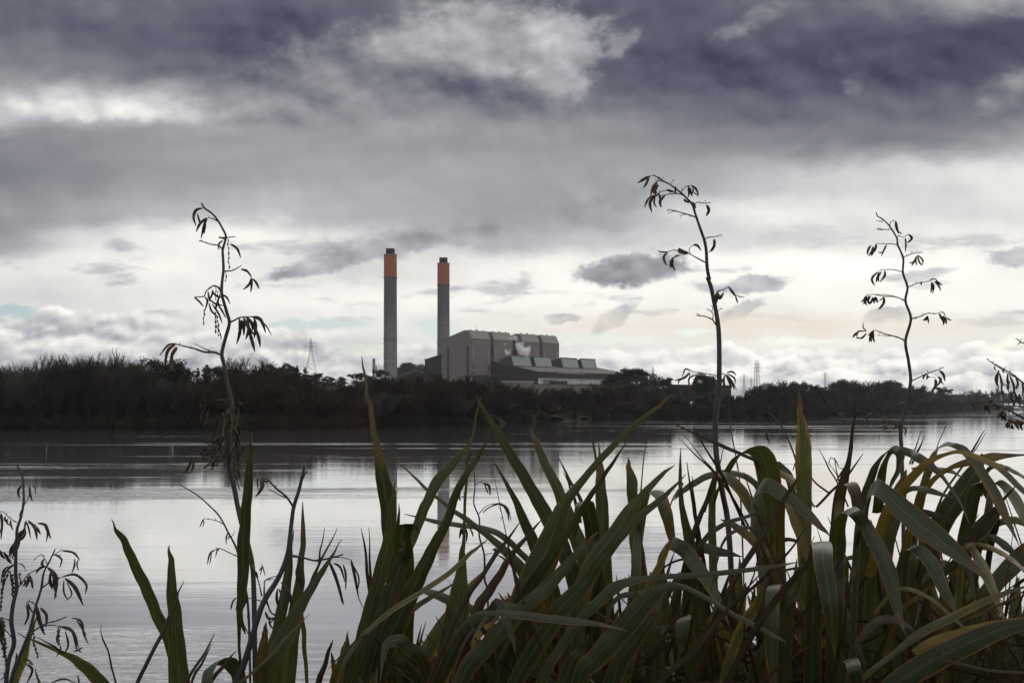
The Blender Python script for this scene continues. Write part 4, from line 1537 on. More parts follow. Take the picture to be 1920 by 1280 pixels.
    # --- left of centre
    leaf(C, [(678, 668, 1.2), (681, 694, 4), (686, 725, 6.5), (692, 755, 8.5), (698, 785, 10), (704, 822, 13), (708, 852, 17), (714, 876, 22), (721, 909, 29), (726, 943, 31), (730, 1000, 31), (738, 1080, 32), (745, 1390, 34)], (2.9, 3.0), 'flax_t', 15,
         label='tall blade with a long dried brown tip')
    leaf(C, [(741, 902, 1), (739, 922, 6), (737.5, 936, 10), (734, 977, 15), (728, 1012, 22), (718.6, 1053, 26), (708, 1098, 27), (693, 1149, 30), (682, 1195, 31), (665, 1245, 35), (640, 1390, 38)], (2.75, 2.85), 'flax', -15)
    leaf(C, [(888, 812, 1), (881, 830, 5), (871, 845, 10), (841, 878, 17), (820, 902, 21), (803, 936, 19), (789, 967, 20), (779, 995, 18), (765, 1026, 22), (751, 1063, 26), (737, 1101, 29), (720, 1149, 32), (695, 1260, 34), (685, 1390, 36)], (2.7, 2.85), 'flax', 20, 25)
    leaf(C, [(787, 1000, 2), (781, 992, 10), (770, 984, 22, 2.62), (758, 984, 32, 2.6), (752, 1005, 36, 2.66), (757, 1045, 36, 2.75), (758, 1110, 37, 2.85), (756, 1200, 38, 2.9), (752, 1390, 40)], (2.7, 2.95), 'flax', wd=(4, 0.25), keel=0.1)
    leaf(C, [(920, 802, 1), (912, 826, 3), (905, 842, 6), (880, 880, 12), (855, 925, 15), (837, 980, 17), (815, 1020, 21), (795, 1063, 26), (772, 1108, 32), (748, 1160, 40), (727, 1201, 45), (703, 1252, 50), (680, 1390, 52)], (2.6, 2.75), 'flax', -25)
    leaf(C, [(902, 742, 1), (890, 792, 4), (877, 862, 5), (872, 940, 5.5), (870, 1005, 6), (868, 1030, 10), (865, 1075, 22), (860, 1130, 42), (852, 1184, 50), (842, 1250, 52), (832, 1390, 54)], (2.75, 2.85), 'flax', 12)
    leaf(C, [(760, 1012, 1), (756, 1024, 6), (751, 1036, 10), (737, 1074, 14), (722, 1125, 18), (708, 1170, 21), (692, 1225, 24), (672, 1300, 26), (660, 1390, 26)], (2.6, 2.7), 'flax', 20)
    leaf(C, [(913, 1010, 1), (895, 1027, 5), (875, 1043, 8), (841, 1074, 9), (792, 1108, 9), (738, 1142, 9), (700, 1172, 8), (672, 1200, 7), (640, 1260, 8), (620, 1390, 8)], (2.45, 2.55), 'flax', 40, 45)
    leaf(C, [(746, 866, 1), (775, 892, 4), (803, 919, 6), (841, 950, 7), (875, 974, 10), (910, 1000, 11), (940, 1026, 14), (962, 1048, 20), (985, 1080, 23), (1010, 1140, 26), (1040, 1390, 30)], (3.05, 3.2), 'flax_b', 10, 40)
    leaf(C, [(678, 988, 1), (684, 1030, 5), (691, 1090, 8), (698, 1150, 9), (704, 1390, 10)], (2.95, 3.0), 'flax_d', 45)
    leaf(C, [(691, 988, 1), (694, 1040, 4), (696, 1105, 7), (702, 1180, 8)], (2.96, 3.0), 'flax_d', 45)
    leaf(C, [(749.5, 943, 1), (747.5, 965, 5), (746, 991, 7), (744, 1050, 8)], (2.95, 3.0), 'flax_d', 30)
    leaf(C, [(758, 963, 1), (790, 971, 4), (820, 978, 8), (861, 984, 8), (905, 990, 9), (940, 1003, 11), (975, 1035, 11), (1005, 1072, 12), (1035, 1150, 14)], (3.15, 3.25), 'flax', 40, 50)
    leaf(C, [(920, 1060, 2), (885, 1098, 14), (848, 1150, 26), (812, 1205, 32), (785, 1260, 34), (760, 1390, 36)], (2.9, 2.95), 'flax', 25)
    leaf(C, [(783, 1108, 1), (812, 1112, 12), (845, 1126, 15), (880, 1140, 14), (920, 1170, 16), (960, 1260, 18)], (3.2, 3.25), 'flax_b', 30, 50)
    leaf(C, [(855, 1090, 1), (828, 1108, 6), (800, 1124, 9), (770, 1145, 10), (735, 1180, 10), (700, 1390, 10)], (2.75, 2.8), 'flax', 40)
    leaf(C, [(654, 1182, 1), (650, 1205, 8), (643, 1240, 20), (630, 1290, 30), (622, 1390, 34)], (2.85, 2.9), 'flax', -25)
    leaf(C, [(652, 1205, 14), (648, 1225, 22), (640, 1290, 24), (632, 1390, 24)], (2.95, 2.95), 'flax', 35)
    leaf(C, [(797, 1165, 1), (788, 1205, 5), (779, 1235, 7), (770, 1300, 8)], (2.9, 2.95), 'flax_d', 40)
    leaf(C, [(791, 1170, 1), (783, 1205, 5), (774, 1240, 6), (768, 1300, 6)], (2.9, 2.95), 'flax_d', 40)
    leaf(C, [(835, 1122, 1), (845, 1165, 10), (853, 1215, 20), (858, 1280, 24), (860, 1390, 24)], (2.7, 2.75), 'flax', 30)
    leaf(C, [(933, 1150, 18), (900, 1175, 26), (865, 1215, 34), (830, 1280, 38), (810, 1390, 40)], (2.6, 2.65), 'flax', 20)
    leaf(C, [(870, 1240, 1), (862, 1256, 14), (848, 1285, 24), (830, 1390, 26)], (2.5, 2.5), 'flax_y', 15)
    # --- centre
    leaf(D, [(893, 742, 1), (902, 758, 4), (917, 784, 9), (941, 825, 16), (966, 866, 20), (990, 906, 22), (1014, 947, 26), (1035, 988, 28), (1055, 1028, 30), (1085, 1120, 32), (1130, 1390, 34)], (2.9, 3.0), 'flax', 25,
         label='long dark blade leaning left with a toothed orange edge')
    leaf(D, [(995, 800, 1), (999, 814, 7), (1006, 829, 12), (1022, 870, 17), (1043, 910, 20), (1059, 951, 24), (1075, 992, 28), (1092, 1036, 30), (1120, 1130, 32), (1160, 1390, 34)], (2.95, 3.05), 'flax', -15,
         label='blade with a burnt brown tip')
    leaf(D, [(923, 857, 1), (945, 898, 6), (966, 939, 12), (982, 975, 18), (998, 1012, 22), (1014, 1053, 26), (1040, 1130, 28), (1085, 1390, 30)], (3.0, 3.05), 'flax', 30)
    leaf(D, [(1267, 737, 1), (1250, 748, 4), (1234, 762, 6), (1185, 800, 9), (1144, 841, 12), (1104, 886, 13), (1078, 918, 16), (1057, 947, 23), (1045, 979, 36), (1031, 1020, 48), (1014, 1061, 55), (994, 1109, 60), (974, 1166, 62), (949, 1227, 66), (915, 1390, 68)], (2.35, 2.6), 'flax', 20, 25, label='longest blade of the clump, its pale tip crossing the far bank')
    leaf(D, [(1177, 825, 1), (1162, 848, 4), (1144, 874, 7), (1120, 910, 9), (1088, 959, 12), (1071, 988, 14), (1043, 1028, 18), (1000, 1090, 22), (950, 1170, 24), (890, 1300, 26)], (2.3, 2.5), 'flax', -20, 25)
    leaf(D, [(1178, 857, 1), (1178.5, 868, 7), (1179, 880, 12), (1185, 902, 20), (1187, 943, 20), (1191, 988, 22), (1195, 1036, 26), (1201, 1085, 28), (1210, 1200, 30), (1218, 1390, 32)], (3.0, 3.0), 'flax', 10)
    leaf(D, [(1122, 827, 1), (1124, 853, 6), (1126, 894, 18), (1128, 943, 24), (1130, 988, 26), (1136, 1100, 28), (1145, 1390, 30)], (3.05, 3.1), 'flax_b', -20)
    leaf(D, [(1106, 792, 1), (1112, 833, 3.5), (1118, 866, 5), (1124, 930, 7), (1132, 1010, 8), (1140, 1150, 9)], (3.1, 3.15), 'flax', 45)
    leaf(D, [(1264, 872, 1), (1253, 880, 5), (1240, 890, 8), (1218, 914, 12), (1193, 939, 15), (1169, 971, 22), (1144, 1012, 28), (1120, 1044, 30), (1095, 1100, 32), (1060, 1290, 34), (1050, 1390, 34)], (2.6, 2.7), 'flax', 30, 20)
    leaf(D, [(1286, 889, 1), (1262, 914, 6), (1240, 935, 10), (1205, 963, 14), (1169, 1000, 16), (1128, 1049, 20), (1096, 1093, 25), (1055, 1138, 34), (1014, 1199, 32), (970, 1276, 30), (930, 1390, 30)], (2.15, 2.4), 'flax', 15, 30)
    leaf(D, [(1497, 1053, 1), (1470, 1058, 4), (1434, 1064, 7), (1375, 1071, 8.5), (1317, 1077, 9), (1240, 1081, 9), (1185, 1089, 13), (1153, 1101, 19), (1120, 1130, 18), (1088, 1162, 15), (1050, 1215, 16), (1010, 1290, 18), (985, 1390, 20)], (2.0, 2.3), 'flax', 30, 40,
         label='pale blade reaching far right, almost level')
    leaf(D, [(1175, 1182, 1), (1145, 1174, 4), (1112, 1168, 8), (1063, 1163, 12), (1014, 1158, 12.5), (957, 1150, 11), (915, 1149, 7), (890, 1152, 5), (850, 1190, 6)], (1.95, 2.2), 'flax_b', 20, 48,
         label='pale level blade with a brown tip lying across the clump')
    leaf(D, [(1475, 1203, 1), (1450, 1190, 6), (1420, 1174, 8), (1368, 1147, 8), (1317, 1116, 8), (1285, 1101, 8), (1262, 1096, 9), (1240, 1104, 16), (1214, 1124, 30), (1185, 1158, 36), (1153, 1195, 38), (1120, 1231, 35), (1088, 1272, 30), (1060, 1390, 30)], (2.05, 2.3), 'flax', 15, 42)
    leaf(D, [(1238, 1138, 1), (1226, 1155, 12), (1210, 1175, 20), (1181, 1215, 28), (1153, 1260, 34), (1120, 1390, 36)], (2.1, 2.2), 'flax', -25)
    leaf(D, [(1121, 996, 1), (1106, 1013, 7), (1088, 1032, 12), (1047, 1077, 20), (1006, 1118, 24), (962, 1158, 28), (913, 1211, 30), (872, 1260, 30), (830, 1390, 30)], (2.2, 2.4), 'flax', 20)
    leaf(D, [(1104, 1187, 1), (1098, 1200, 9), (1088, 1219, 15), (1063, 1260, 25), (1035, 1390, 28)], (2.1, 2.2), 'flax', 10)
    leaf(D, [(1076, 1012, 2, 2.72), (1080, 990, 8, 2.68), (1083, 965, 14, 2.66), (1088, 946, 19, 2.68), (1097, 940, 24, 2.74), (1104, 955, 28, 2.82), (1112, 1010, 30, 2.9), (1120, 1100, 32), (1138, 1390, 34)], (2.7, 3.0), 'flax', wd=(6, 0.35), keel=.08)
    leaf(D, [(978, 975, 1), (952, 1010, 5), (925, 1045, 8), (902, 1083, 8), (880, 1114, 9), (850, 1170, 9), (800, 1290, 9)], (2.3, 2.45), 'flax_d', 45)
    leaf(D, [(1020, 969, 1), (992, 1000, 6), (962, 1036, 10), (938, 1076, 14), (913, 1114, 17), (890, 1155, 20), (850, 1290, 24)], (2.35, 2.45), 'flax_d', 35)
    leaf(D, [(1047, 857, 1), (1065, 893, 5), (1088, 935, 7), (1105, 985, 8)], (3.1, 3.1), 'flax_d', 40)
    leaf(D, [(1057, 884, 1), (1068, 912, 4), (1078, 938, 6), (1088, 980, 6)], (3.1, 3.1), 'flax_d', 40)
    leaf(D, [(1265, 1034, 2, 2.75), (1262, 1014, 14, 2.74), (1251, 967, 24, 2.72), (1240, 932, 25, 2.74), (1225, 922, 20, 2.82), (1210, 930, 20, 2.9), (1200, 990, 22, 3.0), (1190, 1100, 22), (1180, 1390, 24)], (2.7, 3.05), 'flax', wd=(18, 0.5), keel=.08)
    leaf(D, [(1216, 800, 1), (1190, 1000, 0.5)][:1] + [(1205, 880, 2), (1200, 960, 2.5), (1196, 1040, 3)], (3.1, 3.1), 'flax_d', 50)
    # --- under the middle stalk
    leaf(E, [(1277, 839, 1), (1276, 878, 5), (1278, 936, 9), (1284, 975, 14), (1292, 1014, 20), (1301, 1053, 24), (1312, 1150, 27), (1325, 1390, 28)], (2.75, 2.85), 'flax', 25)
    leaf(E, [(1334, 960, 1, 2.95), (1344, 925, 9, 2.92), (1356, 900, 15, 2.9), (1368, 874, 20, 2.86), (1384, 853, 24, 2.82), (1404, 843, 28, 2.8), (1424, 848, 34, 2.8), (1438, 880, 44, 2.82), (1446, 930, 46, 2.86), (1450, 1000, 44, 2.9), (1455, 1100, 42), (1460, 1390, 40)], (2.95, 2.95), 'flax', wd=(32, -0.35), keel=.08,
         label='broad blade bent over sharply with a yellow hanging tip')
    leaf(E, [(1556, 1003, 2), (1540, 988, 11), (1520, 968, 19), (1480, 935, 26), (1450, 914, 28), (1430, 910, 34, 2.42), (1418, 925, 46, 2.5), (1420, 965, 54, 2.6), (1430, 1030, 54, 2.68), (1440, 1120, 52), (1448, 1390, 48)], (2.3, 2.8), 'flax', wd=(58, 0.35), keel=.08)
    leaf(E, [(1498, 728, 1), (1499, 745, 6), (1500, 770, 11), (1504, 800, 19), (1507, 840, 29), (1507, 880, 31), (1507, 920, 29), (1508, 990, 27), (1510, 1100, 26), (1512, 1390, 28)], (2.7, 2.75), 'flax', 5, label='single tall upright blade standing above the rest')
    leaf(E, [(1352, 973, 1), (1364, 979, 8), (1380, 988, 14), (1407, 1008, 18), (1430, 1031, 20), (1448, 1056, 20), (1470, 1130, 22), (1490, 1390, 24)], (2.5, 2.7), 'flax_y', 15, 40)
    leaf(E, [(1466, 946, 1), (1434, 957, 4), (1395, 970, 6), (1365, 979, 7), (1337, 995, 8), (1317, 1018, 9), (1305, 1050, 9), (1300, 1110, 9)], (2.45, 2.55), 'flax', 30, 50)
    leaf(E, [(1392, 1043, 1), (1372, 1038, 9), (1345, 1033, 17), (1318, 1026, 19), (1300, 1026, 16, 2.7), (1290, 1050, 14, 2.75), (1288, 1150, 14)], (2.6, 2.8), 'flax', 10, 40)
    leaf(E, [(1262, 938, 1), (1278, 922, 8), (1298, 908, 11), (1325, 893, 11), (1356, 886, 11), (1384, 889, 11), (1405, 898, 12), (1425, 920, 13), (1445, 980, 14), (1460, 1080, 14)], (2.9, 3.0), 'flax', 30, 45)
    leaf(E, [(1432, 1010, 2, 2.85), (1419, 975, 14, 2.82), (1395, 928, 22, 2.8), (1372, 900, 22, 2.8), (1350, 888, 18, 2.85), (1338, 905, 16, 2.9), (1335, 980, 18, 2.95), (1340, 1120, 18)], (2.85, 3.0), 'flax', wd=(25, .4), keel=.1)
    leaf(E, [(1368, 1175, 1), (1340, 1112, 20), (1312, 1068, 28), (1290, 1037, 30), (1262, 1019, 27, 2.4), (1244, 1030, 30, 2.5), (1236, 1090, 32, 2.6), (1230, 1200, 32), (1225, 1390, 32)], (2.3, 2.7), 'flax', wd=(48, .5), keel=.08)
    leaf(E, [(1453, 1300, 12, 2.2), (1447, 1220, 26, 2.18), (1447, 1150, 27, 2.17), (1450, 1106, 27, 2.2), (1455, 1097, 24, 2.26), (1460, 1120, 24, 2.32), (1468, 1200, 25, 2.4), (1475, 1390, 26)], (2.2, 2.5), 'flax', wd=(4, 0.15), keel=.06)
    leaf(E, [(1276, 1225, 3, 2.15), (1278, 1195, 22, 2.14), (1281, 1165, 27, 2.15), (1285, 1156, 24, 2.2), (1290, 1180, 22, 2.3), (1298, 1300, 24, 2.4)], (2.15, 2.45), 'flax', wd=(12, 0.25), keel=.06)
    for p, w, y in (([(1505, 883), (1473, 932), (1423, 1014), (1376, 1089), (1348, 1155), (1320, 1230), (1290, 1330)], 9, 2.1),
                    ([(1535, 1030), (1520, 1050), (1454, 1124), (1403, 1202), (1368, 1272), (1330, 1350)], 11, 2.0),
                    ([(1427, 1073), (1356, 1151), (1305, 1214), (1247, 1268), (1180, 1340)], 9, 2.05),
                    ([(1341, 882), (1325, 936), (1305, 987), (1282, 1069), (1262, 1160)], 9, 2.4),
                    ([(1288, 866), (1298, 936), (1309, 991), (1321, 1069), (1332, 1180), (1340, 1300)], 7, 2.5),
                    ([(1298, 892), (1302, 945), (1308, 1010), (1315, 1100)], 6, 2.55),
                    ([(1301, 798), (1325, 845), (1348, 880), (1375, 935), (1405, 1010)], 5, 2.5),
                    ([(1272, 821), (1305, 853), (1337, 885), (1372, 930), (1410, 1000)], 4, 2.5),
                    ([(1283, 815), (1318, 860), (1345, 895), (1362, 960)], 3.5, 2.55),
                    ([(1262, 794), (1302, 812), (1344, 831), (1380, 847), (1413, 862), (1425, 880)], 7, 2.6),
                    ([(1357, 840), (1350, 868), (1340, 905), (1322, 960)], 3, 2.6),
                    ([(1245, 975), (1262, 935), (1280, 905)], 5, 2.6),
                    ([(1510, 990), (1482, 1030), (1440, 1075), (1390, 1120), (1330, 1180)], 5, 2.15),
                    ([(1570, 1180), (1520, 1210), (1460, 1250), (1400, 1310)], 5, 2.0),
                    ([(1402, 1145), (1395, 1190), (1412, 1240), (1425, 1300)], 5, 2.1)):
        leaf(E, [(x, yy, max(1, w * min(1, (k + .35) / 2))) for k, (x, yy) in enumerate(p)], (y, y + .15), 'flax_d', 45)
    leaf(E, [(1200 + 760 / 2.56, 780 + 860 / 2.56, 2), (1478, 1138, 14), (1463, 1170, 18), (1440, 1215, 22), (1415, 1265, 24), (1390, 1390, 24)], (2.25, 2.35), 'flax', 20)
    leaf(E, [(1436, 1080, 1), (1420, 1125, 12), (1395, 1165, 18), (1375, 1215, 22), (1362, 1270, 24), (1350, 1390, 26)], (2.2, 2.3), 'flax', -25)
    leaf(E, [(1512, 1050, 2), (1500, 1072, 14), (1485, 1110, 22), (1474, 1160, 24), (1465, 1390, 24)], (2.3, 2.4), 'flax', 30)
    leaf(E, [(1495, 1000, 1), (1490, 950, 14), (1482, 900, 18), (1465, 878, 18), (1452, 868, 12, 2.95), (1446, 900, 14, 3.0), (1445, 990, 16, 3.05)], (2.85, 3.05), 'flax', wd=(25, .3))
    leaf(E, [(1528, 950, 3), (1510, 930, 14), (1490, 905, 16), (1468, 890, 14), (1450, 885, 10, 2.9), (1440, 940, 12, 3.0)], (2.75, 3.0), 'flax_y', 20, 40)
    # --- under the right stalk
    leaf(Fc, [(1660, 930, 4, 2.95), (1676, 900, 20, 2.92), (1688, 868, 24, 2.88), (1686, 848, 20, 2.84), (1668, 842, 24, 2.8), (1648, 862, 32, 2.78), (1630, 905, 36, 2.78), (1618, 960, 38, 2.8), (1610, 1060, 38), (1602, 1390, 38)], (2.95, 2.9), 'flax', wd=(35, .3), keel=.08)
    leaf(Fc, [(1697, 1188, 1), (1693, 1175, 8), (1687, 1158, 15), (1679, 1122, 25), (1667, 1077, 33), (1648, 1030, 33), (1624, 987, 29), (1602, 962, 28, 2.12), (1586, 957, 32, 2.2), (1573, 985, 38, 2.3), (1568, 1050, 42, 2.4), (1566, 1150, 42), (1562, 1390, 42)], (2.0, 2.5), 'flax', wd=(22, .35), keel=.08,
         label='broad blade folded over and hanging towards the water')
    leaf(Fc, [(1856, 1096, 1), (1840, 1076, 10), (1821, 1058, 18), (1797, 1038, 30), (1758, 1006, 44), (1720, 979, 48), (1683, 945, 42), (1655, 920, 32), (1638, 914, 36, 2.05), (1622, 940, 44, 2.2), (1610, 1000, 48, 2.35), (1602, 1100, 48), (1596, 1390, 46)], (1.75, 2.45), 'flax', wd=(62, .35), keel=.10,
         label='widest blade, pale green with an orange edge, sweeping down to the right')
    leaf(Fc, [(1567, 1234, 1, 1.95), (1564, 1205, 11, 1.93), (1558, 1151, 26, 1.9), (1552, 1110, 34, 1.9), (1546, 1061, 38, 1.92), (1541, 1024, 40, 1.97), (1537, 1016, 36, 2.05), (1531, 1035, 34, 2.15), (1527, 1100, 34, 2.25), (1522, 1390, 34)], (1.95, 2.4), 'flax', wd=(3, 0.12), keel=.06)
    leaf(Fc, [(1526, 1085, 1), (1512, 1036, 15), (1497, 985, 25), (1484, 950, 24), (1474, 930, 18, 2.4), (1466, 950, 16, 2.5), (1464, 1050, 18, 2.6), (1464, 1390, 20)], (2.3, 2.6), 'flax_y', wd=(18, .3), keel=.08)
    leaf(Fc, [(1609, 965, 18, 2.7), (1604, 925, 25, 2.68), (1594, 906, 24, 2.7), (1583, 912, 16, 2.76), (1574, 940, 18, 2.8), (1570, 1020, 20), (1570, 1390, 20)], (2.7, 2.85), 'flax_y', wd=(12, .3), keel=.06)
    leaf(Fc, [(1606, 742, 1), (1604, 765, 2.5), (1601, 790, 4), (1597, 819, 5.5), (1591, 866, 8), (1583, 897, 14), (1572, 950, 18), (1560, 1100, 20)], (2.8, 2.85), 'flax_d', 40)
    leaf(Fc, [(1610, 1290, 26, 1.9), (1603, 1255, 29, 1.88), (1594, 1237, 28, 1.92), (1584, 1243, 24, 2.0), (1576, 1290, 26, 2.05), (1572, 1390, 26)], (1.9, 2.1), 'flax', wd=(10, .25), keel=.08)
    leaf(Fc, [(1594, 1240, 3, 2.0), (1605, 1212, 9, 2.0), (1628, 1178, 13, 2.02), (1658, 1160, 13, 2.05), (1690, 1168, 12, 2.1), (1720, 1200, 14, 2.15), (1740, 1300, 16)], (2.0, 2.2), 'flax_d', 20, 45)
    leaf(Fc, [(1817, 980, 1), (1808, 958, 4), (1797, 936, 6), (1770, 897, 9), (1746, 874, 17), (1719, 856, 20), (1692, 844, 14), (1672, 846, 10, 2.5), (1655, 880, 16, 2.6), (1645, 960, 20, 2.7)], (2.35, 2.75), 'flax', 20, 30)
    leaf(Fc, [(1797, 1155, 1), (1784, 1130, 14), (1770, 1104, 24), (1750, 1061, 30), (1727, 1034, 27), (1708, 1026, 24, 2.08), (1697, 1045, 28, 2.2), (1690, 1110, 32, 2.3), (1686, 1390, 34)], (1.95, 2.4), 'flax', wd=(24, .35), keel=.08)
    leaf(Fc, [(1660, 985, 1), (1645, 1005, 10), (1625, 1040, 18), (1605, 1090, 22), (1590, 1160, 24)], (2.6, 2.7), 'flax', 20)
    leaf(Fc, [(1700, 880, 2), (1686, 925, 24), (1668, 975, 34), (1650, 1040, 36), (1640, 1120, 36), (1632, 1390, 38)], (2.6, 2.7), 'flax', 25)
    for p, w, y in (([(1537, 842), (1553, 875), (1572, 909), (1590, 950)], 3, 2.9), ([(1618, 850), (1590, 890), (1560, 920), (1530, 950)], 4, 2.8),
                    ([(1600, 838), (1586, 870), (1570, 900)], 2.5, 2.85), ([(1584, 1040), (1560, 1075), (1520, 1130), (1480, 1190)], 4, 1.95), ([(1588, 1066), (1583, 1036)], 3, 1.95),
                    ([(1510, 880), (1530, 905), (1556, 925)], 4, 2.8)):
        leaf(Fc, [(x, yy, max(1, w * min(1, (k + .35) / 1.5))) for k, (x, yy) in enumerate(p)], (y, y + .1), 'flax_d', 45)
    # --- bottom right
    leaf(G, [(1925, 925, 12), (1899, 901, 14), (1875, 878, 14), (1844, 862, 13), (1817, 852, 10), (1797, 847, 7), (1778, 850, 6), (1746, 862, 10), (1719, 885, 14), (1688, 920, 15), (1660, 970, 18), (1630, 1080, 20)], (2.2, 2.5), 'flax_y', 20, 35)
    leaf(G, [(1912, 1024, 1), (1899, 995, 8), (1887, 971, 17), (1871, 936, 24), (1848, 897, 22), (1828, 866, 20), (1805, 842, 17), (1782, 833, 13), (1764, 836, 22, 2.5), (1750, 852, 27, 2.6), (1738, 890, 31, 2.7), (1722, 950, 36, 2.75), (1706, 1060, 36), (1698, 1390, 36)], (2.2, 2.8), 'flax', wd=(35, .3), keel=.08)
    leaf(G, [(1930, 852, 2), (1905, 853, 5), (1883, 854, 10), (1864, 856, 15), (1836, 862, 14), (1809, 868, 12), (1778, 879, 7), (1745, 905, 9), (1715, 960, 12), (1690, 1060, 14)], (2.3, 2.6), 'flax_y', 20, 40, label='orange-yellow blade arching to the right edge')
    leaf(G, [(1862, 960, 2, 2.75), (1850, 920, 24, 2.7), (1838, 905, 32, 2.66), (1828, 915, 36, 2.68), (1820, 955, 36, 2.72), (1808, 1020, 36, 2.78), (1798, 1110, 36), (1790, 1390, 36)], (2.75, 2.85), 'flax', wd=(12, .35), keel=.08)
    leaf(G, [(1842, 850, 3), (1830, 880, 26), (1812, 910, 36), (1790, 942, 38), (1762, 985, 38), (1740, 1050, 38), (1722, 1150, 38), (1710, 1390, 38)], (2.8, 2.85), 'flax', 20, 10)
    leaf(G, [(1905, 1046, 1), (1898, 1034, 12), (1885, 1022, 17), (1867, 1010, 14), (1850, 1008, 10), (1835, 1030, 12), (1825, 1100, 14)], (2.5, 2.6), 'flax', 20, 35)
    leaf(G, [(1930, 1078, 10), (1905, 1055, 11), (1880, 1038, 11), (1856, 1026, 10), (1828, 1020, 7), (1805, 1030, 8, 2.3), (1790, 1080, 10)], (2.1, 2.4), 'flax_y', 20, 40)
    leaf(G, [(1887, 1170, 1), (1875, 1139, 10), (1860, 1100, 20), (1842, 1062, 24), (1826, 1034, 16), (1814, 1024, 12, 2.2), (1802, 1060, 18, 2.3), (1795, 1160, 22)], (2.0, 2.4), 'flax', wd=(28, .3), keel=.1)
    leaf(G, [(1960, 1160, 8), (1920, 1168, 18), (1880, 1178, 26), (1840, 1194, 32), (1797, 1214, 35), (1739, 1243, 37), (1680, 1282, 34), (1620, 1340, 32), (1570, 1400, 30)], (1.8, 2.0), 'flax', 20, 40)
    leaf(G, [(1960, 1155, 4), (1905, 1166, 14), (1850, 1178, 20), (1800, 1192, 22), (1750, 1205, 18), (1715, 1225, 14)], (1.9, 2.0), 'flax_y', 10, 50)
    leaf(G, [(1935, 1096, 1), (1900, 1106, 6), (1844, 1128, 12), (1789, 1155, 14), (1727, 1186, 14), (1680, 1221, 9), (1620, 1270, 8), (1560, 1340, 8)], (1.85, 1.95), 'flax_b', 20, 35)
    leaf(G, [(1930, 900, 6), (1905, 886, 10), (1885, 876, 10), (1868, 873, 7), (1850, 885, 8, 2.9), (1838, 930, 10, 3.0)], (2.75, 3.0), 'flax', 20, 40)
    leaf(G, [(1935, 990, 20), (1915, 955, 25), (1898, 927, 23), (1882, 909, 18), (1866, 905, 16, 2.55), (1855, 930, 18, 2.65), (1848, 1000, 20)], (2.4, 2.75), 'flax', wd=(30, .4), keel=.08)
    leaf(G, [(1935, 1010, 6), (1918, 1035, 26), (1895, 1063, 30), (1868, 1092, 28), (1840, 1130, 28), (1815, 1200, 28), (1800, 1390, 28)], (2.5, 2.6), 'flax', 20, 25)
    leaf(G, [(1930, 985, 12), (1905, 975, 14), (1880, 978, 12), (1862, 990, 10), (1845, 1030, 12)], (2.7, 2.8), 'flax', 10, 35)
    leaf(G, [(1880, 940, 2), (1862, 965, 22), (1840, 990, 28), (1815, 1025, 28), (1795, 1085, 28), (1785, 1200, 28)], (2.65, 2.7), 'flax', 10, 25)
    leaf(G, [(1836, 1210, 1), (1818, 1188, 5), (1797, 1167, 6), (1758, 1132, 7), (1719, 1108, 8), (1692, 1103, 7), (1670, 1112, 7), (1640, 1150, 7)], (1.9, 2.0), 'flax_y', 20, 40)
    leaf(G, [(1752, 1090, 1), (1725, 1115, 7), (1700, 1135, 10), (1680, 1165, 12), (1660, 1230, 14)], (2.2, 2.3), 'flax_y', 20)
    leaf(G, [(1730, 1006, 4), (1700, 975, 10), (1672, 955, 12), (1640, 950, 10)], (2.7, 2.8), 'flax', 20, 40)
    leaf(G, [(1788, 932, 1), (1762, 925, 9), (1735, 918, 12), (1708, 916, 8), (1680, 935, 8)], (2.4, 2.5), 'flax', 20, 50)
    leaf(G, [(1790, 975, 4), (1752, 965, 12), (1715, 955, 10)], (2.75, 2.75), 'flax_d', 20, 40)
    leaf(G, [(1808, 898, 1), (1785, 884, 8), (1760, 880, 9), (1735, 876, 7), (1710, 880, 6)], (2.7, 2.7), 'flax_y', 20, 45)
    for p, w, y in (([(1905, 910), (1864, 956), (1821, 1018), (1790, 1070)], 7, 2.3), ([(1873, 965), (1867, 990), (1860, 1010), (1853, 1055), (1848, 1110)], 9, 2.7),
                    ([(1728, 806), (1715, 845), (1706, 870)], 2.5, 2.9), ([(1735, 817), (1722, 842), (1710, 870)], 3.5, 2.9), ([(1774, 797), (1762, 825), (1754, 845)], 2, 2.9),
                    ([(1846, 806), (1828, 836), (1812, 862), (1770, 925), (1745, 985)], 3, 2.75), ([(1848, 811), (1834, 836), (1818, 858)], 2, 2.75),
                    ([(1940, 1095), (1880, 1130), (1800, 1165), (1700, 1195)], 4, 1.9), ([(1850, 1200), (1880, 1240), (1910, 1290)], 6, 1.85),
                    ([(1700, 1240), (1760, 1235), (1850, 1255), (1940, 1262)], 5, 1.8)):
        leaf(G, [(x, yy, max(1, w * min(1, (k + .35) / 1.5))) for k, (x, yy) in enumerate(p)], (y, y + .12), 'flax_d', 45)


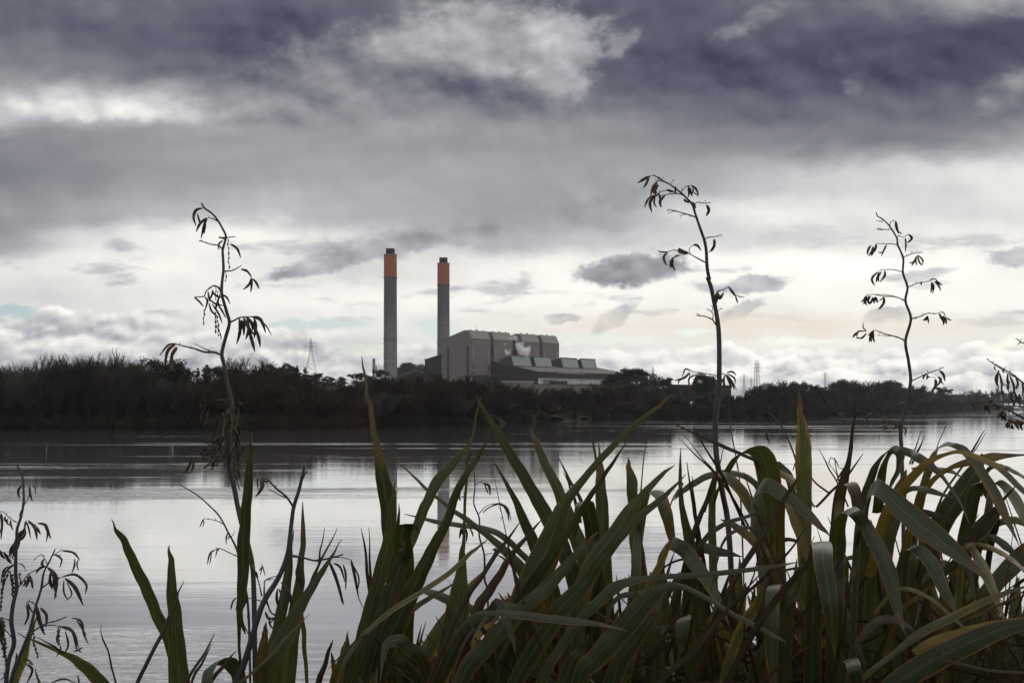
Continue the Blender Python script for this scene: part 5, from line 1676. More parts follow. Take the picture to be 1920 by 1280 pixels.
def fill_leaves():
    """the body of the clumps: shorter blades between and behind the prominent ones"""
    rg = random.Random(77)

    def ceil_y(x):      # how high the body of the clump reaches at this column
        T = [(560, 1290), (640, 1262), (680, 1210), (760, 1160), (840, 1150), (900, 1130), (960, 1060), (1040, 990), (1120, 1000), (1200, 1040), (1260, 1010), (1330, 985),
             (1400, 985), (1460, 960), (1560, 960), (1640, 930), (1720, 930), (1800, 950), (1860, 1000), (1930, 980), (2100, 960)]
        for (a, ya), (b, yb) in zip(T, T[1:]):
            if x <= b:
                return ya + (yb - ya) * max(0, (x - a)) / (b - a)
        return 960
    plan = [('B', 430, 640, 8, 0.4), ('C', 640, 880, 30, 0.8), ('D', 880, 1240, 44, 1.0), ('E', 1230, 1500, 46, 1.0), ('F', 1460, 1720, 50, 1.0), ('G', 1680, 2010, 46, 1.0)]
    for key, x0, x1, n, k in plan:
        c = CL[key]
        for i in range(n):
            bx = x0 + (x1 - x0) * (i + rg.random()) / n
            Y = rg.uniform(2.45, 3.3)
            lean = rg.gauss(0, 1)
            deep = rg.random()
            h = rg.uniform(.35, 1.0)
            tx = bx + lean * (60 + 60 * h)
            cy = ceil_y(tx)
            ty = 1300 - (1300 - cy) * h * rg.uniform(.75, 1.06)
            w = rg.uniform(9, 22) * (2.8 / Y)
            dead = rg.random()
            mat = 'flax_d' if dead < .32 else 'flax_y' if dead < .38 else 'flax_b' if dead < .52 else 'flax'
            if mat == 'flax_d':
                w *= .45
            pts = []
            if rg.random() < .14 and h > .5:    # arching over
                s = 1 if lean > 0 else -1
                dx = s * rg.uniform(40, 110)
                pts = [(tx + dx, ty + rg.uniform(60, 150), 1), (tx + dx * .72, ty + rg.uniform(15, 40), w * .6), (tx + dx * .3, ty, w * .85), (tx, ty + 14, w)]
                pts += [(bx + (tx - bx) * .6, ty + (1330 - ty) * .35, w), (bx, 1400, w)]
                leaf(c, pts, (Y - .25, Y + .1), mat, rg.uniform(-20, 20), rg.uniform(25, 50), n=5)
            else:
                bow = rg.gauss(0, 14)
                pts = [(tx, ty, 1), (tx + (bx - tx) * .12 + bow * .4, ty + (1400 - ty) * .12, w * .5), (tx + (bx - tx) * .35 + bow, ty + (1400 - ty) * .35, w * .9),
                       (tx + (bx - tx) * .7 + bow * .6, ty + (1400 - ty) * .7, w), (bx, 1410, w)]
                leaf(c, pts, (Y - .1, Y), mat, rg.uniform(-45, 45), n=5)
    # deeper rank of blades behind, low and shaded
    back = [(1150, clump(1010, 3.8, 'low shaded flax plant behind the big centre clump')), (1420, clump(1290, 3.8, 'low shaded flax plant behind and left of the middle flower stalk')),
            (1680, clump(1550, 3.8, 'low shaded flax plant behind the folded broad blades under the right stalk')), (9999, clump(1820, 3.8, 'low shaded flax plant behind the arching yellowed blades at the right edge'))]
    for i in range(250):
        bx = 880 + 1150 * (i + rg.random()) / 250
        c = next(q for lim, q in back if bx < lim)
        Y = rg.uniform(3.3, 4.3)
        tx = bx + rg.gauss(0, 70)
        ty = max(ceil_y(tx) + 40, rg.uniform(1060, 1240))
        w = rg.uniform(14, 26)
        leaf(c, [(tx, ty, 1), (tx + (bx - tx) * .15, ty + 30, w * .6), (tx + (bx - tx) * .4 + rg.gauss(0, 10), ty + (1420 - ty) * .4, w), (bx, 1420, w)], (Y, Y), 'flax', rg.uniform(-35, 35), n=4)
    # dry litter and old leaf bases low between the plants
    m = MB()
    m.has_uv = True
    for i in range(750):
        bx = rg.uniform(880, 2050)
        Y = rg.uniform(2.3, 3.6)
        a = at(bx, rg.uniform(1160 if bx > 1250 else 1220, 1420), Y)
        d = Vector((rg.gauss(0, 1), rg.gauss(0, .5), rg.gauss(.1, .5))).normalized() * rg.uniform(.15, .5)
        sag = Vector((0, 0, -rg.uniform(0, .08)))
        wv = d.cross(Vector((rg.gauss(0, .4), 1, rg.gauss(0, .6)))).normalized() * rg.uniform(.002, .009)
        ids = []
        for t in (0, .33, .66, 1):
            p = a + d * t + sag * (4 * t * (1 - t))
            ww = wv * (1 - .8 * t)
            ids.append((m.vert(p - ww, (0.3, t * .9)), m.vert(p + ww, (0.7, t * .9))))
        for q, r in zip(ids, ids[1:]):
            m.face(q[0], q[1], r[1], r[0])
    o = m.build('leaf_litter', M['flax_d'])
    tag(o, 'tangle of dry broken flax leaves low between the plants', 'dead leaves', kind='stuff')


build_leaves()
fill_leaves()


# ------------------------------------------------------------------ dried flower stalks
def cvt(crop, pts):
    ox, oy, s = crop
    return [(ox + p[0] / s, oy + p[1] / s) for p in pts]


class Stalk:
    def __init__(self, name, crop, label, Y, base_px, cat='flower stalk', group='dried flower stalks of the flax'):
        b = at(base_px[0], base_px[1], Y)
        self.root = empty(name, b)
        tag(self.root, label, cat, group)
        self.crop, self.Y, self.o = crop, Y, b
        self.rg = random.Random(len(label) * 7 + int(base_px[0]))
        self.br = None

    def pt(self, p, dy=0.0):
        return at(p[0], p[1], self.Y + dy) - self.o

    def rpx(self, r):
        return max(0.0006, r / F * self.Y)

    def stem(self, pxs, r0, r1, mat='stem', name='stem', n=6):
        """main stem from its tip (radius r0 px) to its foot (r1 px)"""
        C = catmull([list(p) for p in pxs], n)
        m = MB()
        N = len(C)
        P = [self.pt(p) for p in C]
        m.tube(P, [self.rpx(.92 * (r0 + (r1 - r0) * min(1, 1.25 * k / N)) + .3 * self.rg.random()) for k in range(N)], 8)
        self.st = m.build(name, M[mat], self.root, smooth=True)
        return self.st

    def branch(self, pts, r=1.3, dy=None, raw=False, mat='stem', thin=0.5):
        q = pts if raw else cvt(self.crop, pts)
        self.dy = self.rg.uniform(-.10, .10) if dy is None else dy
        C = catmull([list(p) for p in q], 5)
        N = len(C)
        m = MB()
        m.tube([self.pt(p, self.dy * k / N) for k, p in enumerate(C)], [self.rpx(r * (1 - thin * k / N) * self.rg.uniform(.85, 1.15)) for k in range(N)], 6)
        # little stubs where flowers were
        for k in range(2, N - 1, 3):
            if self.rg.random() < .75:
                a = self.pt(C[k], self.dy * k / N)
                d = Vector((self.rg.gauss(0, 1), self.rg.gauss(0, 1), self.rg.gauss(.4, .8))).normalized()
                m.tube([a, a + d * self.rpx(self.rg.uniform(3, 7))], [self.rpx(r * .45), self.rpx(r * .25)], 4)
        self.br = m.build('branch', M[mat], self.root, smooth=True)
        return self.br

    def pods(self, items, w=3.4, mat='pod', raw=False):
        for it in items:
            it = list(it)
            ww = w * .86
            if isinstance(it[-1], (int, float)):
                ww = it.pop() * .86
            q = it if raw else cvt(self.crop, it)
            if len(q) == 2:
                (x0, y0), (x1, y1) = q
                k = self.rg.uniform(-.16, .16)
                q = [q[0], ((x0 + x1) / 2 - (y1 - y0) * k, (y0 + y1) / 2 + (x1 - x0) * k), q[1]]
            C = catmull([list(p) for p in q], 6)
            N = len(C)
            m = MB()
            ds = self.dy if self.br else 0
            d1 = ds + self.rg.uniform(-.02, .02)
            P = [self.pt(p, ds + (d1 - ds) * k / N) for k, p in enumerate(C)]
            tip = self.rg.uniform(.5, .65)
            R = []
            for k in range(N):
                t = k / (N - 1)
                s = math.sin(math.pi * (t ** .85)) ** .8 if 0 < t < 1 else 0
                R.append(self.rpx(max(.45, ww * (.10 + .90 * s))) * self.rg.uniform(.9, 1.1))
            m.tube(P, R, 6)
            if self.rg.random() < .45:     # split valve standing off
                off = Vector((self.rg.uniform(-1, 1), self.rg.uniform(-.5, .5), 0)) * self.rpx(ww * 2.0)
                m.tube([p + off * (k / N) ** 1.5 for k, p in enumerate(P)], [r * .5 for r in R], 5)
            m.build('seed_pod', M[mat], self.br or self.root, smooth=True)

    def strings(self, items, r=1.0, raw=False, mat='pod'):
        for a, b in items:
            (x0, y0), (x1, y1) = ((a, b) if raw else cvt(self.crop, [a, b]))
            m = MB()
            n = max(4, int(math.hypot(x1 - x0, y1 - y0) / 4))
            P = [self.pt((x0 + (x1 - x0) * k / n + self.rg.uniform(-1.2, 1.2), y0 + (y1 - y0) * k / n), self.rg.uniform(-.004, .004)) for k in range(n + 1)]
            m.tube(P, [self.rpx(r * (.6 if k % 2 else 1.7) * self.rg.uniform(.7, 1.2)) for k in range(n + 1)], 5)
            m.build('dried_flower_string', M[mat], self.br or self.root)


def build_stalks():
    A, Bc = (280, 360, 3.764), (340, 640, 4.265)
    s = Stalk('flower_stalk', A, 'left of the three tall flower stalks, crooked, with brown debris tangled round its middle', 3.2, (479, 1330))
    px = cvt(A, [(368, 78), (392, 115), (440, 150), (480, 195), (515, 255), (540, 310), (532, 355), (518, 410), (521, 480), (523, 555), (513, 640), (512, 720), (530, 790), (550, 860), (565, 925), (540, 1020), (512, 1140)])
    px += cvt(Bc, [(345, 200), (372, 350), (400, 470), (410, 560), (405, 640), (392, 750), (388, 850), (383, 940), (378, 990), (400, 1080), (425, 1180)])
    px += [(445, 945), (453, 980), (471, 1046), (476, 1108), (478, 1245), (479, 1330)]
    s.stem(px, 1.5, 5.0)
    s.branch([(480, 205), (450, 190), (415, 180)], 1.3)
    s.pods([((410, 182), (360, 220), (330, 282)), ((408, 184), (385, 240), (365, 330)), ((395, 190), (392, 240), (385, 300))], 3.2)
    s.branch([(420, 130), (395, 118), (380, 113)], 1.1)
    s.pods([((380, 113), (330, 128), (312, 180), (330, 240), 3.2), ((338, 150), (350, 190), (365, 225), 2.2)])
    s.branch([(515, 405), (490, 378), (430, 368), (365, 345), (350, 350)], 1.5)
    s.pods([((520, 340), (492, 365), (485, 410), 2)])
    s.branch([(490, 322), (540, 322), (580, 318), (605, 313)], 1.4)
    s.pods([((570, 365), (620, 400), (645, 465)), ((545, 325), (500, 322), 2.0)], 3.0)
    s.strings([((555, 335), (562, 545)), ((540, 560), (538, 630))])
    s.branch([(525, 558), (580, 555), (620, 538), (648, 518)], 1.4)
    s.pods([((645, 545), (690, 558), (722, 602), 3.0), ((722, 602), (705, 650), (665, 688)), ((722, 605), (722, 655), (715, 708)), ((730, 612), (755, 640), (775, 685))], 3.0)
    s.branch([(510, 690), (460, 660), (405, 695), (385, 735), (330, 740), (318, 752)], 1.5)
    s.pods([((318, 742), (350, 770), (385, 810)), ((390, 738), (410, 770), (390, 840)), ((415, 700), (420, 740), (435, 775)), ((440, 690), (470, 730), (520, 745)), ((440, 785), (490, 860), (515, 930)),
            ((420, 780), (440, 840), (490, 885)), ((480, 790), (515, 840), (540, 890)), ((470, 660), (500, 690), (505, 730)), ((515, 722), (548, 745), (570, 790)), ((430, 760), (470, 790), (520, 800)),
            ((450, 690), (440, 730), (420, 770)), ((500, 720), (480, 780), (470, 830))], 2.5)
    s.strings([((390, 830), (380, 940)), ((465, 850), (472, 1000)), ((478, 880), (505, 1035)), ((470, 920), (490, 1015)), ((470, 665), (465, 760)), ((480, 700), (490, 790))])
    s.branch([(567, 920), (600, 905), (640, 885), (690, 880), (740, 880)], 1.8)
    s.pods([((635, 890), (640, 980), (615, 1075)), ((650, 900), (665, 950), (668, 1010)), ((680, 880), (720, 920), (745, 985)), ((690, 900), (700, 970), (680, 1040)), ((700, 960), (725, 1050), (745, 1125)),
            ((735, 940), (770, 1020), (783, 1095)), ((720, 880), (785, 900), (822, 995)), ((800, 915), (835, 960), (862, 1012), 1.8), ((665, 885), (690, 940), (740, 1010)), ((740, 890), (750, 950), (740, 1030))], 4.2)
    s.branch([(505, 1150), (460, 1130), (390, 1128), (320, 1105), (250, 1088), (190, 1073)], 2.4)
    s.pods([((190, 1068), (130, 1082), (75, 1152), 2.4), ((185, 1075), (130, 1120), (108, 1240), 3.6), ((195, 1090), (160, 1150), (145, 1275), 4.0), ((200, 1100), (150, 1190), (180, 1272), 2.4)], mat='pod_tan')
    s.branch([(430, 1122), (370, 1095), (315, 1068)], 1.2)
    s.crop = Bc
    s.branch([(160, 888), (110, 895), (75, 905)], 1.0)
    s.pods([((78, 908), (70, 980), (35, 1050), 3), ((95, 915), (95, 990), (75, 1045), 3.2), ((460, 950), (455, 1030), (475, 1112), 3.0), ((430, 1000), (440, 1050), (430, 1062), 2.5)])
    # flood debris caught on the stalk
    rg = random.Random(3)
    o = at(435, 760, 3.2)
    root = empty('debris_tangle', o)
    tag(root, 'ragged brown tangle of dead leaves caught on the left flower stalk', 'debris')
    m = MB()

    def fibre(x0, y0, x1, y1, w, wob=5.0):
        n = 7
        ph = rg.uniform(0, 9)
        pr = []
        dy = rg.uniform(-.07, .05)
        for k in range(n + 1):
            t = k / n
            x = x0 + (x1 - x0) * t + math.sin(ph + 5 * t) * wob * (t * (1 - t) * 3)
            y = y0 + (y1 - y0) * t
            p = at(x, y, 3.2 + dy * (.4 + t)) - o
            e = Vector((w * rg.uniform(.6, 1.2) / F * 3.2, rg.uniform(-.004, .004), 0))
            if abs(x1 - x0) > abs(y1 - y0):
                e = Vector((0, e.y, e.x))
            pr.append((m.vert(p - e), m.vert(p + e)))
        for a, b in zip(pr, pr[1:]):
            m.face(a[0], a[1], b[1], b[0])
    for k in range(34):
        x0 = rg.gauss(430, 9)
        y0 = rg.uniform(748, 800)
        fibre(x0, y0, x0 + rg.gauss(-5, 9), y0 + rg.uniform(30, 95), rg.uniform(.5, 1.8))
    for k in range(24):
        x0, y0 = rg.gauss(425, 10), rg.uniform(815, 850)
        fibre(x0, y0, x0 - rg.uniform(0, 46), y0 + rg.uniform(5, 40), rg.uniform(.5, 1.7), 3)
    for k in range(16):
        x0, y0 = rg.gauss(440, 6), rg.uniform(840, 862)
        fibre(x0, y0, x0 + rg.uniform(-4, 12), y0 + rg.uniform(15, 42), rg.uniform(.6, 2.2), 3)
    for q in ((383, 752, 428, 748, 1.6), (386, 752, 376, 790, 1.3), (392, 765, 384, 796, 1.4), (403, 768, 402, 795, 1.1), (408, 762, 416, 790, 1.3), (440, 749, 455, 757, 1.8),
              (448, 826, 472, 836, 1.3), (378, 852, 420, 848, 1.8), (376, 848, 382, 864, 1.5), (405, 862, 397, 881, 2.4), (440, 900, 450, 918, 1.2), (392, 756, 375, 760, 1.2)):
        fibre(*q, 2)
    m.build('dead_leaf_fibres', M['debris'], root)

    C, Dd = (1180, 310, 5.567), (1240, 520, 4.57)
    s = Stalk('flower_stalk', C, 'tallest flower stalk, in the middle, arching left at the top with brown pods', 3.4, (1376, 1330))
    px = cvt(C, [(250, 100), (350, 160), (430, 205), (500, 255), (560, 305), (620, 365), (660, 415), (690, 510), (720, 600), (755, 700), (785, 790), (803, 890), (808, 1000), (815, 1090), (835, 1190)])
    px += cvt(Dd, [(395, 0), (425, 80), (450, 200), (470, 300), (488, 420), (495, 550), (497, 700), (496, 850), (495, 960), (480, 1080), (466, 1190)])
    px += [(1341.5, 800), (1343, 850), (1349, 890), (1356, 930), (1365, 982), (1372, 1100), (1376, 1330)]
    s.stem(px, 1.0, 5.6)
    s.branch([(430, 205), (340, 165), (262, 150)], 1.0)
    s.branch([(345, 160), (350, 122)], .7)
    s.branch([(425, 200), (450, 165), (475, 152)], .7)
    s.branch([(330, 135), (250, 108), (220, 113)], .8)
    s.pods([((220, 113), (160, 140), (85, 185), 3.4), ((205, 122), (180, 185), (148, 238), 3.0)], mat='pod_tan')
    s.branch([(400, 185), (330, 165), (290, 162)], .9)
    s.pods([((292, 165), (245, 230), (220, 335)), ((292, 170), (268, 250), (275, 330)), ((305, 205), (280, 240), (262, 300)), ((285, 185), (262, 230), (250, 300))], 2.9, 'pod_tan')
    s.branch([(560, 310), (500, 295), (430, 300), (370, 310), (320, 322)], 1.2)
    s.pods([((270, 310), (200, 350), (163, 445), 2.4), ((268, 318), (215, 390), (235, 492), 3.6), ((270, 330), (258, 390), (285, 440), 2.2), ((310, 290), (320, 340), (330, 385), 2.6), ((375, 315), (322, 370), (330, 440), 3.6),
            ((320, 275), (290, 310), (270, 330), 2.0)], mat='pod_tan')
    s.branch([(480, 285), (420, 262), (340, 272), (310, 290)], 1.0)
    s.pods([((390, 253), (430, 268), (472, 278), 3.0), ((487, 215), (480, 260), (490, 298), 2.0)], mat='pod_tan')
    s.branch([(545, 272), (580, 230), (630, 208)], 1.1)
    s.pods([((608, 240), (625, 280), (612, 335), 2.4), ((615, 218), (635, 260), (655, 325), 2.8), ((640, 208), (695, 245), (725, 312), 2.6), ((662, 238), (665, 270), (655, 300), 2.0), ((670, 285), (705, 305), (720, 330), 1.4)])
    s.branch([(640, 390), (600, 375), (570, 350)], .8)
    s.pods([((570, 350), (590, 375), (632, 385), 2.8)])
    s.branch([(672, 405), (720, 385), (780, 397), (850, 390)], 1.1)
    s.pods([((805, 410), (830, 470), (800, 532), 3.6), ((655, 380), (680, 420), (690, 450), 3.0)])
    s.branch([(770, 395), (785, 370)], .6)
    s.branch([(690, 540), (600, 510), (530, 490), (440, 465), (390, 478)], 1.3)
    s.branch([(600, 512), (540, 520), (530, 555)], .7)
    s.branch([(520, 488), (460, 480), (400, 505)], .7)
    s.branch([(785, 770), (830, 750), (890, 745), (965, 722)], 1.1)
    s.pods([((885, 765), (885, 840), (833, 908), 3.2)])
    s.branch([(798, 1015), (720, 975), (640, 930), (600, 915)], 1.4)
    s.pods([((620, 918), (560, 900), (515, 862), 4.2), ((515, 865), (520, 905), (560, 922), 2.4)], mat='pod_tan')
    s.branch([(635, 925), (625, 870), (670, 830)], .9)
    s.pods([((665, 832), (710, 835), (750, 890), 2.8)], mat='pod_tan')
    s.branch([(600, 925), (520, 940), (465, 960)], .9)
    s.pods([((470, 955), (435, 1000), (428, 1072), 3.0), ((458, 980), (450, 1040), (482, 1102), 2.8), ((525, 938), (490, 945), (465, 962), 2.4)], mat='pod_tan')
    s.branch([(520, 895), (480, 885), (440, 890), (390, 905), (295, 895)], .9)
    s.pods([((400, 905), (358, 960), (388, 1045), 3.2), ((395, 900), (340, 905), (293, 890), 1.8)], mat='pod_tan')
    s.crop = Dd
    s.branch([(455, 215), (465, 150), (490, 120), (540, 100), (580, 80)], 1.3)
    s.pods([((480, 130), (500, 175), (535, 130), 4.0), ((490, 110), (475, 150), (500, 180), 2.6), ((575, 78), (610, 125), (638, 165), 3.0), ((635, 150), (645, 190), (657, 222), 1.8), ((640, 150), (680, 168), (712, 168), 1.2), ((465, 160), (475, 190), (460, 230), 3.0)], mat='pod_tan')
    s.branch([(470, 410), (440, 365), (380, 335), (300, 325)], 1.5)
    s.branch([(440, 362), (440, 310), (390, 265)], 1.0)
    s.branch([(430, 295), (440, 260), (430, 240)], .7)
    s.branch([(478, 292), (500, 275), (522, 265)], .8)
    s.branch([(340, 330), (320, 315), (300, 312)], .6)
    s.branch([(485, 862), (460, 835), (390, 825), (300, 812), (250, 798)], 1.1)
    s.pods([((255, 802), (205, 785), (178, 862), 2.0), ((240, 815), (195, 860), (110, 884), 2.8), ((300, 832), (238, 865), (245, 932), 2.2), ((310, 830), (290, 900), (242, 978), 4.6), ((240, 812), (242, 835), (240, 855), 1.2), ((180, 860), (150, 890), (145, 920), 1.6)], mat='pod_tan')
    s.branch([(505, 835), (525, 830), (548, 824)], 1.0)
    s.pods([((545, 830), (535, 900), (568, 988), 2.6), ((555, 830), (600, 890), (628, 965), 3.0), ((560, 822), (625, 860), (632, 912), 2.0), ((560, 815), (610, 808), (642, 842), 2.2), ((550, 830), (580, 890), (605, 950), 2.2)], mat='pod_tan')

    Es, Fs = (1580, 380, 5.332), (1580, 580, 4.923)
    s = Stalk('flower_stalk', Es, 'right of the three tall flower stalks, zigzag stem with many dark hanging pods', 4.0, (1696, 1330))
    px = cvt(Es, [(335, 95), (350, 135), (400, 165), (465, 230), (540, 350), (550, 420), (605, 555), (603, 700), (648, 845), (628, 985), (682, 1160)])
    px += cvt(Fs, [(580, 290), (605, 460), (625, 600), (625, 680), (600, 820), (570, 950), (545, 1060), (535, 1150), (543, 1280)])
    px += [(1691, 860), (1692, 900), (1694, 1000), (1696, 1330)]
    s.stem(px, 0.9, 3.9, n=5)
    for b in ([(400, 190), (370, 185), (335, 178)], [(475, 268), (420, 268), (340, 258)], [(420, 265), (380, 272), (345, 265)]):
        s.branch(b, .9)
    s.branch([(468, 225), (485, 190), (528, 180)], .9)
    s.pods([((530, 182), (540, 250), (560, 308), 3.0), ((545, 268), (565, 295), (597, 312), 1.6)])
    s.branch([(540, 350), (570, 330), (600, 345), (660, 315)], .9)
    s.pods([((655, 315), (692, 355), (645, 402), 2.8), ((625, 350), (632, 420), (626, 492), 2.0)])
    s.branch([(550, 425), (500, 412), (430, 410), (345, 410)], 1.0)
    s.pods([((335, 408), (330, 450), (318, 495)), ((305, 435), (290, 490), (255, 535)), ((312, 450), (300, 500), (285, 532)), ((282, 425), (255, 470), (248, 520)), ((440, 415), (415, 470), (385, 535), 2.0), ((400, 488), (380, 500), (355, 488), 1.4)], 2.6)
    s.branch([(605, 555), (640, 530), (700, 510), (740, 500), (805, 498)], 1.0)
    s.pods([((738, 530), (715, 590), (685, 630)), ((738, 535), (732, 585), (742, 628)), ((735, 560), (700, 595), (662, 602)), ((748, 522), (765, 590), (798, 628)), ((755, 525), (800, 575), (797, 620))], 1.9)
    s.branch([(603, 695), (540, 675), (440, 668), (360, 680)], 1.0)
    s.pods([((352, 688), (292, 760), (322, 832)), ((362, 690), (350, 740), (330, 795)), ((388, 688), (355, 740), (362, 790)), ((420, 678), (420, 730), (370, 795))], 2.6)
    s.branch([(648, 848), (740, 805), (800, 795), (860, 785), (900, 768)], 1.1)
    s.pods([((890, 790), (890, 850), (880, 905)), ((900, 800), (910, 850), (898, 908)), ((915, 785), (955, 820), (982, 882)), ((930, 780), (960, 800), (998, 826)), ((800, 795), (785, 800), (785, 825)), ((870, 770), (920, 760), (960, 800), 1.2)], 2.2)
    s.branch([(628, 985), (580, 960), (520, 940), (410, 935), (300, 915), (235, 930)], 1.2)
    s.branch([(520, 935), (420, 920), (330, 915)], .8)
    s.pods([((230, 930), (215, 970), (182, 992)), ((240, 930), (225, 980), (240, 1028)), ((260, 932), (255, 980), (268, 1018)), ((302, 942), (290, 985), (262, 1012)), ((330, 938), (315, 970), (318, 1008)), ((335, 942), (340, 975), (353, 1000)),
            ((412, 938), (410, 1000), (368, 1066), 3.0), ((242, 940), (225, 990), (203, 1012)), ((280, 930), (260, 960), (250, 1000)), ((410, 945), (385, 965), (362, 980), 1.5)], 2.6)
    s.branch([(685, 1160), (780, 1135), (850, 1105), (920, 1110), (965, 1100)], 1.2)
    s.pods([((852, 1130), (830, 1165), (803, 1172), 3.2), ((850, 1135), (855, 1170), (857, 1208), 1.8), ((965, 1098), (985, 1150), (1022, 1200)), ((985, 1128), (1010, 1180), (1005, 1225)), ((1002, 1130), (1030, 1170), (1036, 1218)), ((1038, 1148), (1060, 1165), (1088, 1175), 1.8), ((970, 1090), (1010, 1100), (1035, 1150), 1.2)], 2.4)
    s.crop = Fs
    s.branch([(572, 290), (530, 265), (450, 240), (360, 215), (300, 188)], 1.5)
    s.branch([(450, 245), (380, 240), (315, 240)], .8)
    s.pods([((292, 188), (265, 215), (232, 242)), ((285, 195), (255, 250), (245, 302)), ((280, 200), (262, 250), (268, 302)), ((285, 200), (282, 260), (296, 306)), ((222, 200), (188, 165), (196, 120), 1.4), ((222, 200), (140, 205), (135, 272), 1.8),
            ((220, 215), (180, 262), (128, 262), 2.2), ((150, 205), (115, 230), (93, 260), 3.0)], 2.4)
    s.branch([(635, 660), (700, 630), (770, 595), (880, 555), (932, 533)], 1.5)
    s.pods([((890, 560), (930, 600), (942, 662), 3.0), ((770, 600), (748, 620), (742, 645), 2.2), ((780, 600), (785, 625), (770, 645), 2.4), ((855, 640), (860, 700), (820, 755), 3.6), ((880, 620), (905, 650), (878, 702), 3.0), ((905, 650), (920, 680), (938, 692), 1.4)])
    s.branch([(775, 605), (800, 622), (860, 630)], .8)
    s.branch([(540, 1060), (510, 1030), (470, 1035), (390, 1000), (300, 960), (275, 955)], 1.3)
    s.pods([((275, 955), (232, 985), (225, 1045), 3.0), ((375, 992), (388, 1040), (402, 1115), 4.0), ((400, 1050), (385, 1080), (370, 1112), 3.0), ((485, 1035), (495, 1075), (460, 1112), 3.4), ((555, 1075), (585, 1110), (570, 1158), 2.2), ((528, 1050), (522, 1090), (535, 1115), 2.2)], mat='pod_tan')

    H = (1800, 600, 4.925)
    s = Stalk('drooping_seed_head', H, 'drooping seed head entering from the right edge above the water', 2.6, (1945, 740), 'seed head', 'seed heads at the right edge')
    s.branch([(760, 720), (640, 630), (570, 570), (500, 510), (400, 450), (300, 395), (245, 355)], 2.0, 0, thin=.7)
    s.branch([(560, 560), (500, 520), (420, 480), (350, 430), (300, 400)], 1.0, 0)
    s.pods([((355, 480), (330, 540), (362, 630)), ((365, 490), (385, 580), (385, 645)), ((360, 460), (345, 520), (348, 580)), ((440, 495), (440, 570), (455, 632)), ((455, 500), (500, 620), (480, 700)), ((470, 650), (480, 730), (518, 805)),
            ((492, 640), (520, 720), (490, 795)), ((510, 520), (535, 580), (520, 640)), ((572, 580), (585, 640), (575, 700)), ((550, 680), (548, 740), (557, 805)), ((400, 452), (398, 470), (406, 488), 1.8), ((392, 580), (415, 598), (442, 602), 1.2),
            ((380, 620), (395, 660), (418, 698), 1.6), ((325, 420), (318, 445), (340, 468), 1.4), ((600, 600), (610, 660), (600, 740)), ((460, 560), (440, 610), (450, 660))], 2.6, 'pod')
    s = Stalk('drooping_seed_head', H, 'lower dark seed head reaching in from the right edge over the far waterline', 2.6, (1945, 795), 'seed head', 'seed heads at the right edge')
    s.branch([(760, 985), (600, 910), (520, 868), (450, 830), (380, 800), (300, 772), (200, 765), (120, 750)], 2.4, 0, thin=.6)
    s.pods([((120, 755), (118, 775), (130, 805)), ((170, 768), (185, 790), (178, 822)), ((240, 778), (228, 800), (232, 835)), ((250, 775), (255, 820), (280, 856)), ((292, 775), (275, 810), (272, 858)), ((340, 788), (350, 805), (348, 832)),
            ((402, 830), (365, 860), (350, 908)), ((400, 840), (385, 880), (392, 925)), ((432, 860), (410, 890), (422, 935)), ((430, 850), (370, 870), (355, 905)), ((250, 760), (290, 740), (270, 765)), ((300, 790), (330, 765), (320, 745), 1.4),
            ((460, 935), (430, 960), (440, 1002)), ((470, 940), (450, 970), (462, 1005)), ((500, 935), (520, 970), (545, 1012)), ((540, 930), (530, 975), (545, 1010)), ((580, 950), (560, 980), (582, 1015)), ((445, 925), (490, 940), (520, 935), 4.0),
            ((520, 930), (560, 950), (600, 945), 4.4), ((600, 960), (610, 990), (600, 1020)), ((400, 985), (430, 980), (450, 960), 1.2), ((480, 960), (480, 990), (500, 1000))], 2.9, 'pod')
    s.branch([(600, 950), (540, 925), (480, 915), (440, 925)], 1.4, 0)
    s.branch([(600, 965), (560, 900), (510, 880)], .8, 0)
    s = Stalk('drooping_seed_head', H, 'bare forked twig just inside the right edge above the seed heads', 2.6, (1945, 645), 'seed head', 'seed heads at the right edge')
    s.branch([(700, 225), (600, 210), (562, 205), (525, 170)], 1.5, 0)
    s.branch([(565, 206), (545, 215), (530, 228)], 1.2, 0)

    # dead stalks at the lower left
    I = (0, 860, 3.047)
    s = Stalk('dead_flower_stalk', I, 'dead leaning stalk at the left edge hung with ragged dark pods', 2.7, (10, 1340), group='dead stalks on the left')
    s.stem(cvt(I, [(100, 40), (128, 100), (135, 190), (135, 250), (120, 330), (98, 400), (95, 480), (90, 560), (90, 660), (95, 740), (75, 830), (65, 930), (80, 1050), (50, 1150), (35, 1280), (25, 1460)]), 1.6, 4.4)
    s.branch([(122, 110), (135, 90), (146, 68)], 1.0)
    s.branch([(138, 262), (165, 215), (170, 150)], 1.0)
    s.pods([((170, 150), (172, 200), (186, 243)), ((185, 148), (200, 165), (203, 203), 1.6), ((128, 150), (104, 180), (112, 228), 2.8), ((140, 260), (120, 300), (108, 330), 1.6)], 2.6)
    s.branch([(95, 362), (60, 340), (20, 305), (-10, 298)], 1.1)
    s.pods([((8, 310), (12, 370), (5, 462)), ((30, 328), (28, 345), (38, 362), 2.6), ((60, 348), (62, 375), (75, 408), 2.4), ((0, 300), (-8, 380), (-4, 430)), ((45, 338), (40, 365), (60, 380), 2.2)], 3.0)
    s.pods([((145, 400), (105, 445), (58, 545), 5.0), ((132, 440), (90, 490), (75, 560), 4.4), ((110, 450), (100, 500), (70, 565), 4.0), ((150, 410), (130, 450), (100, 470), 3.4), ((80, 480), (60, 520), (55, 555), 3.0)])
    s.branch([(128, 432), (150, 370), (205, 375)], 1.2)
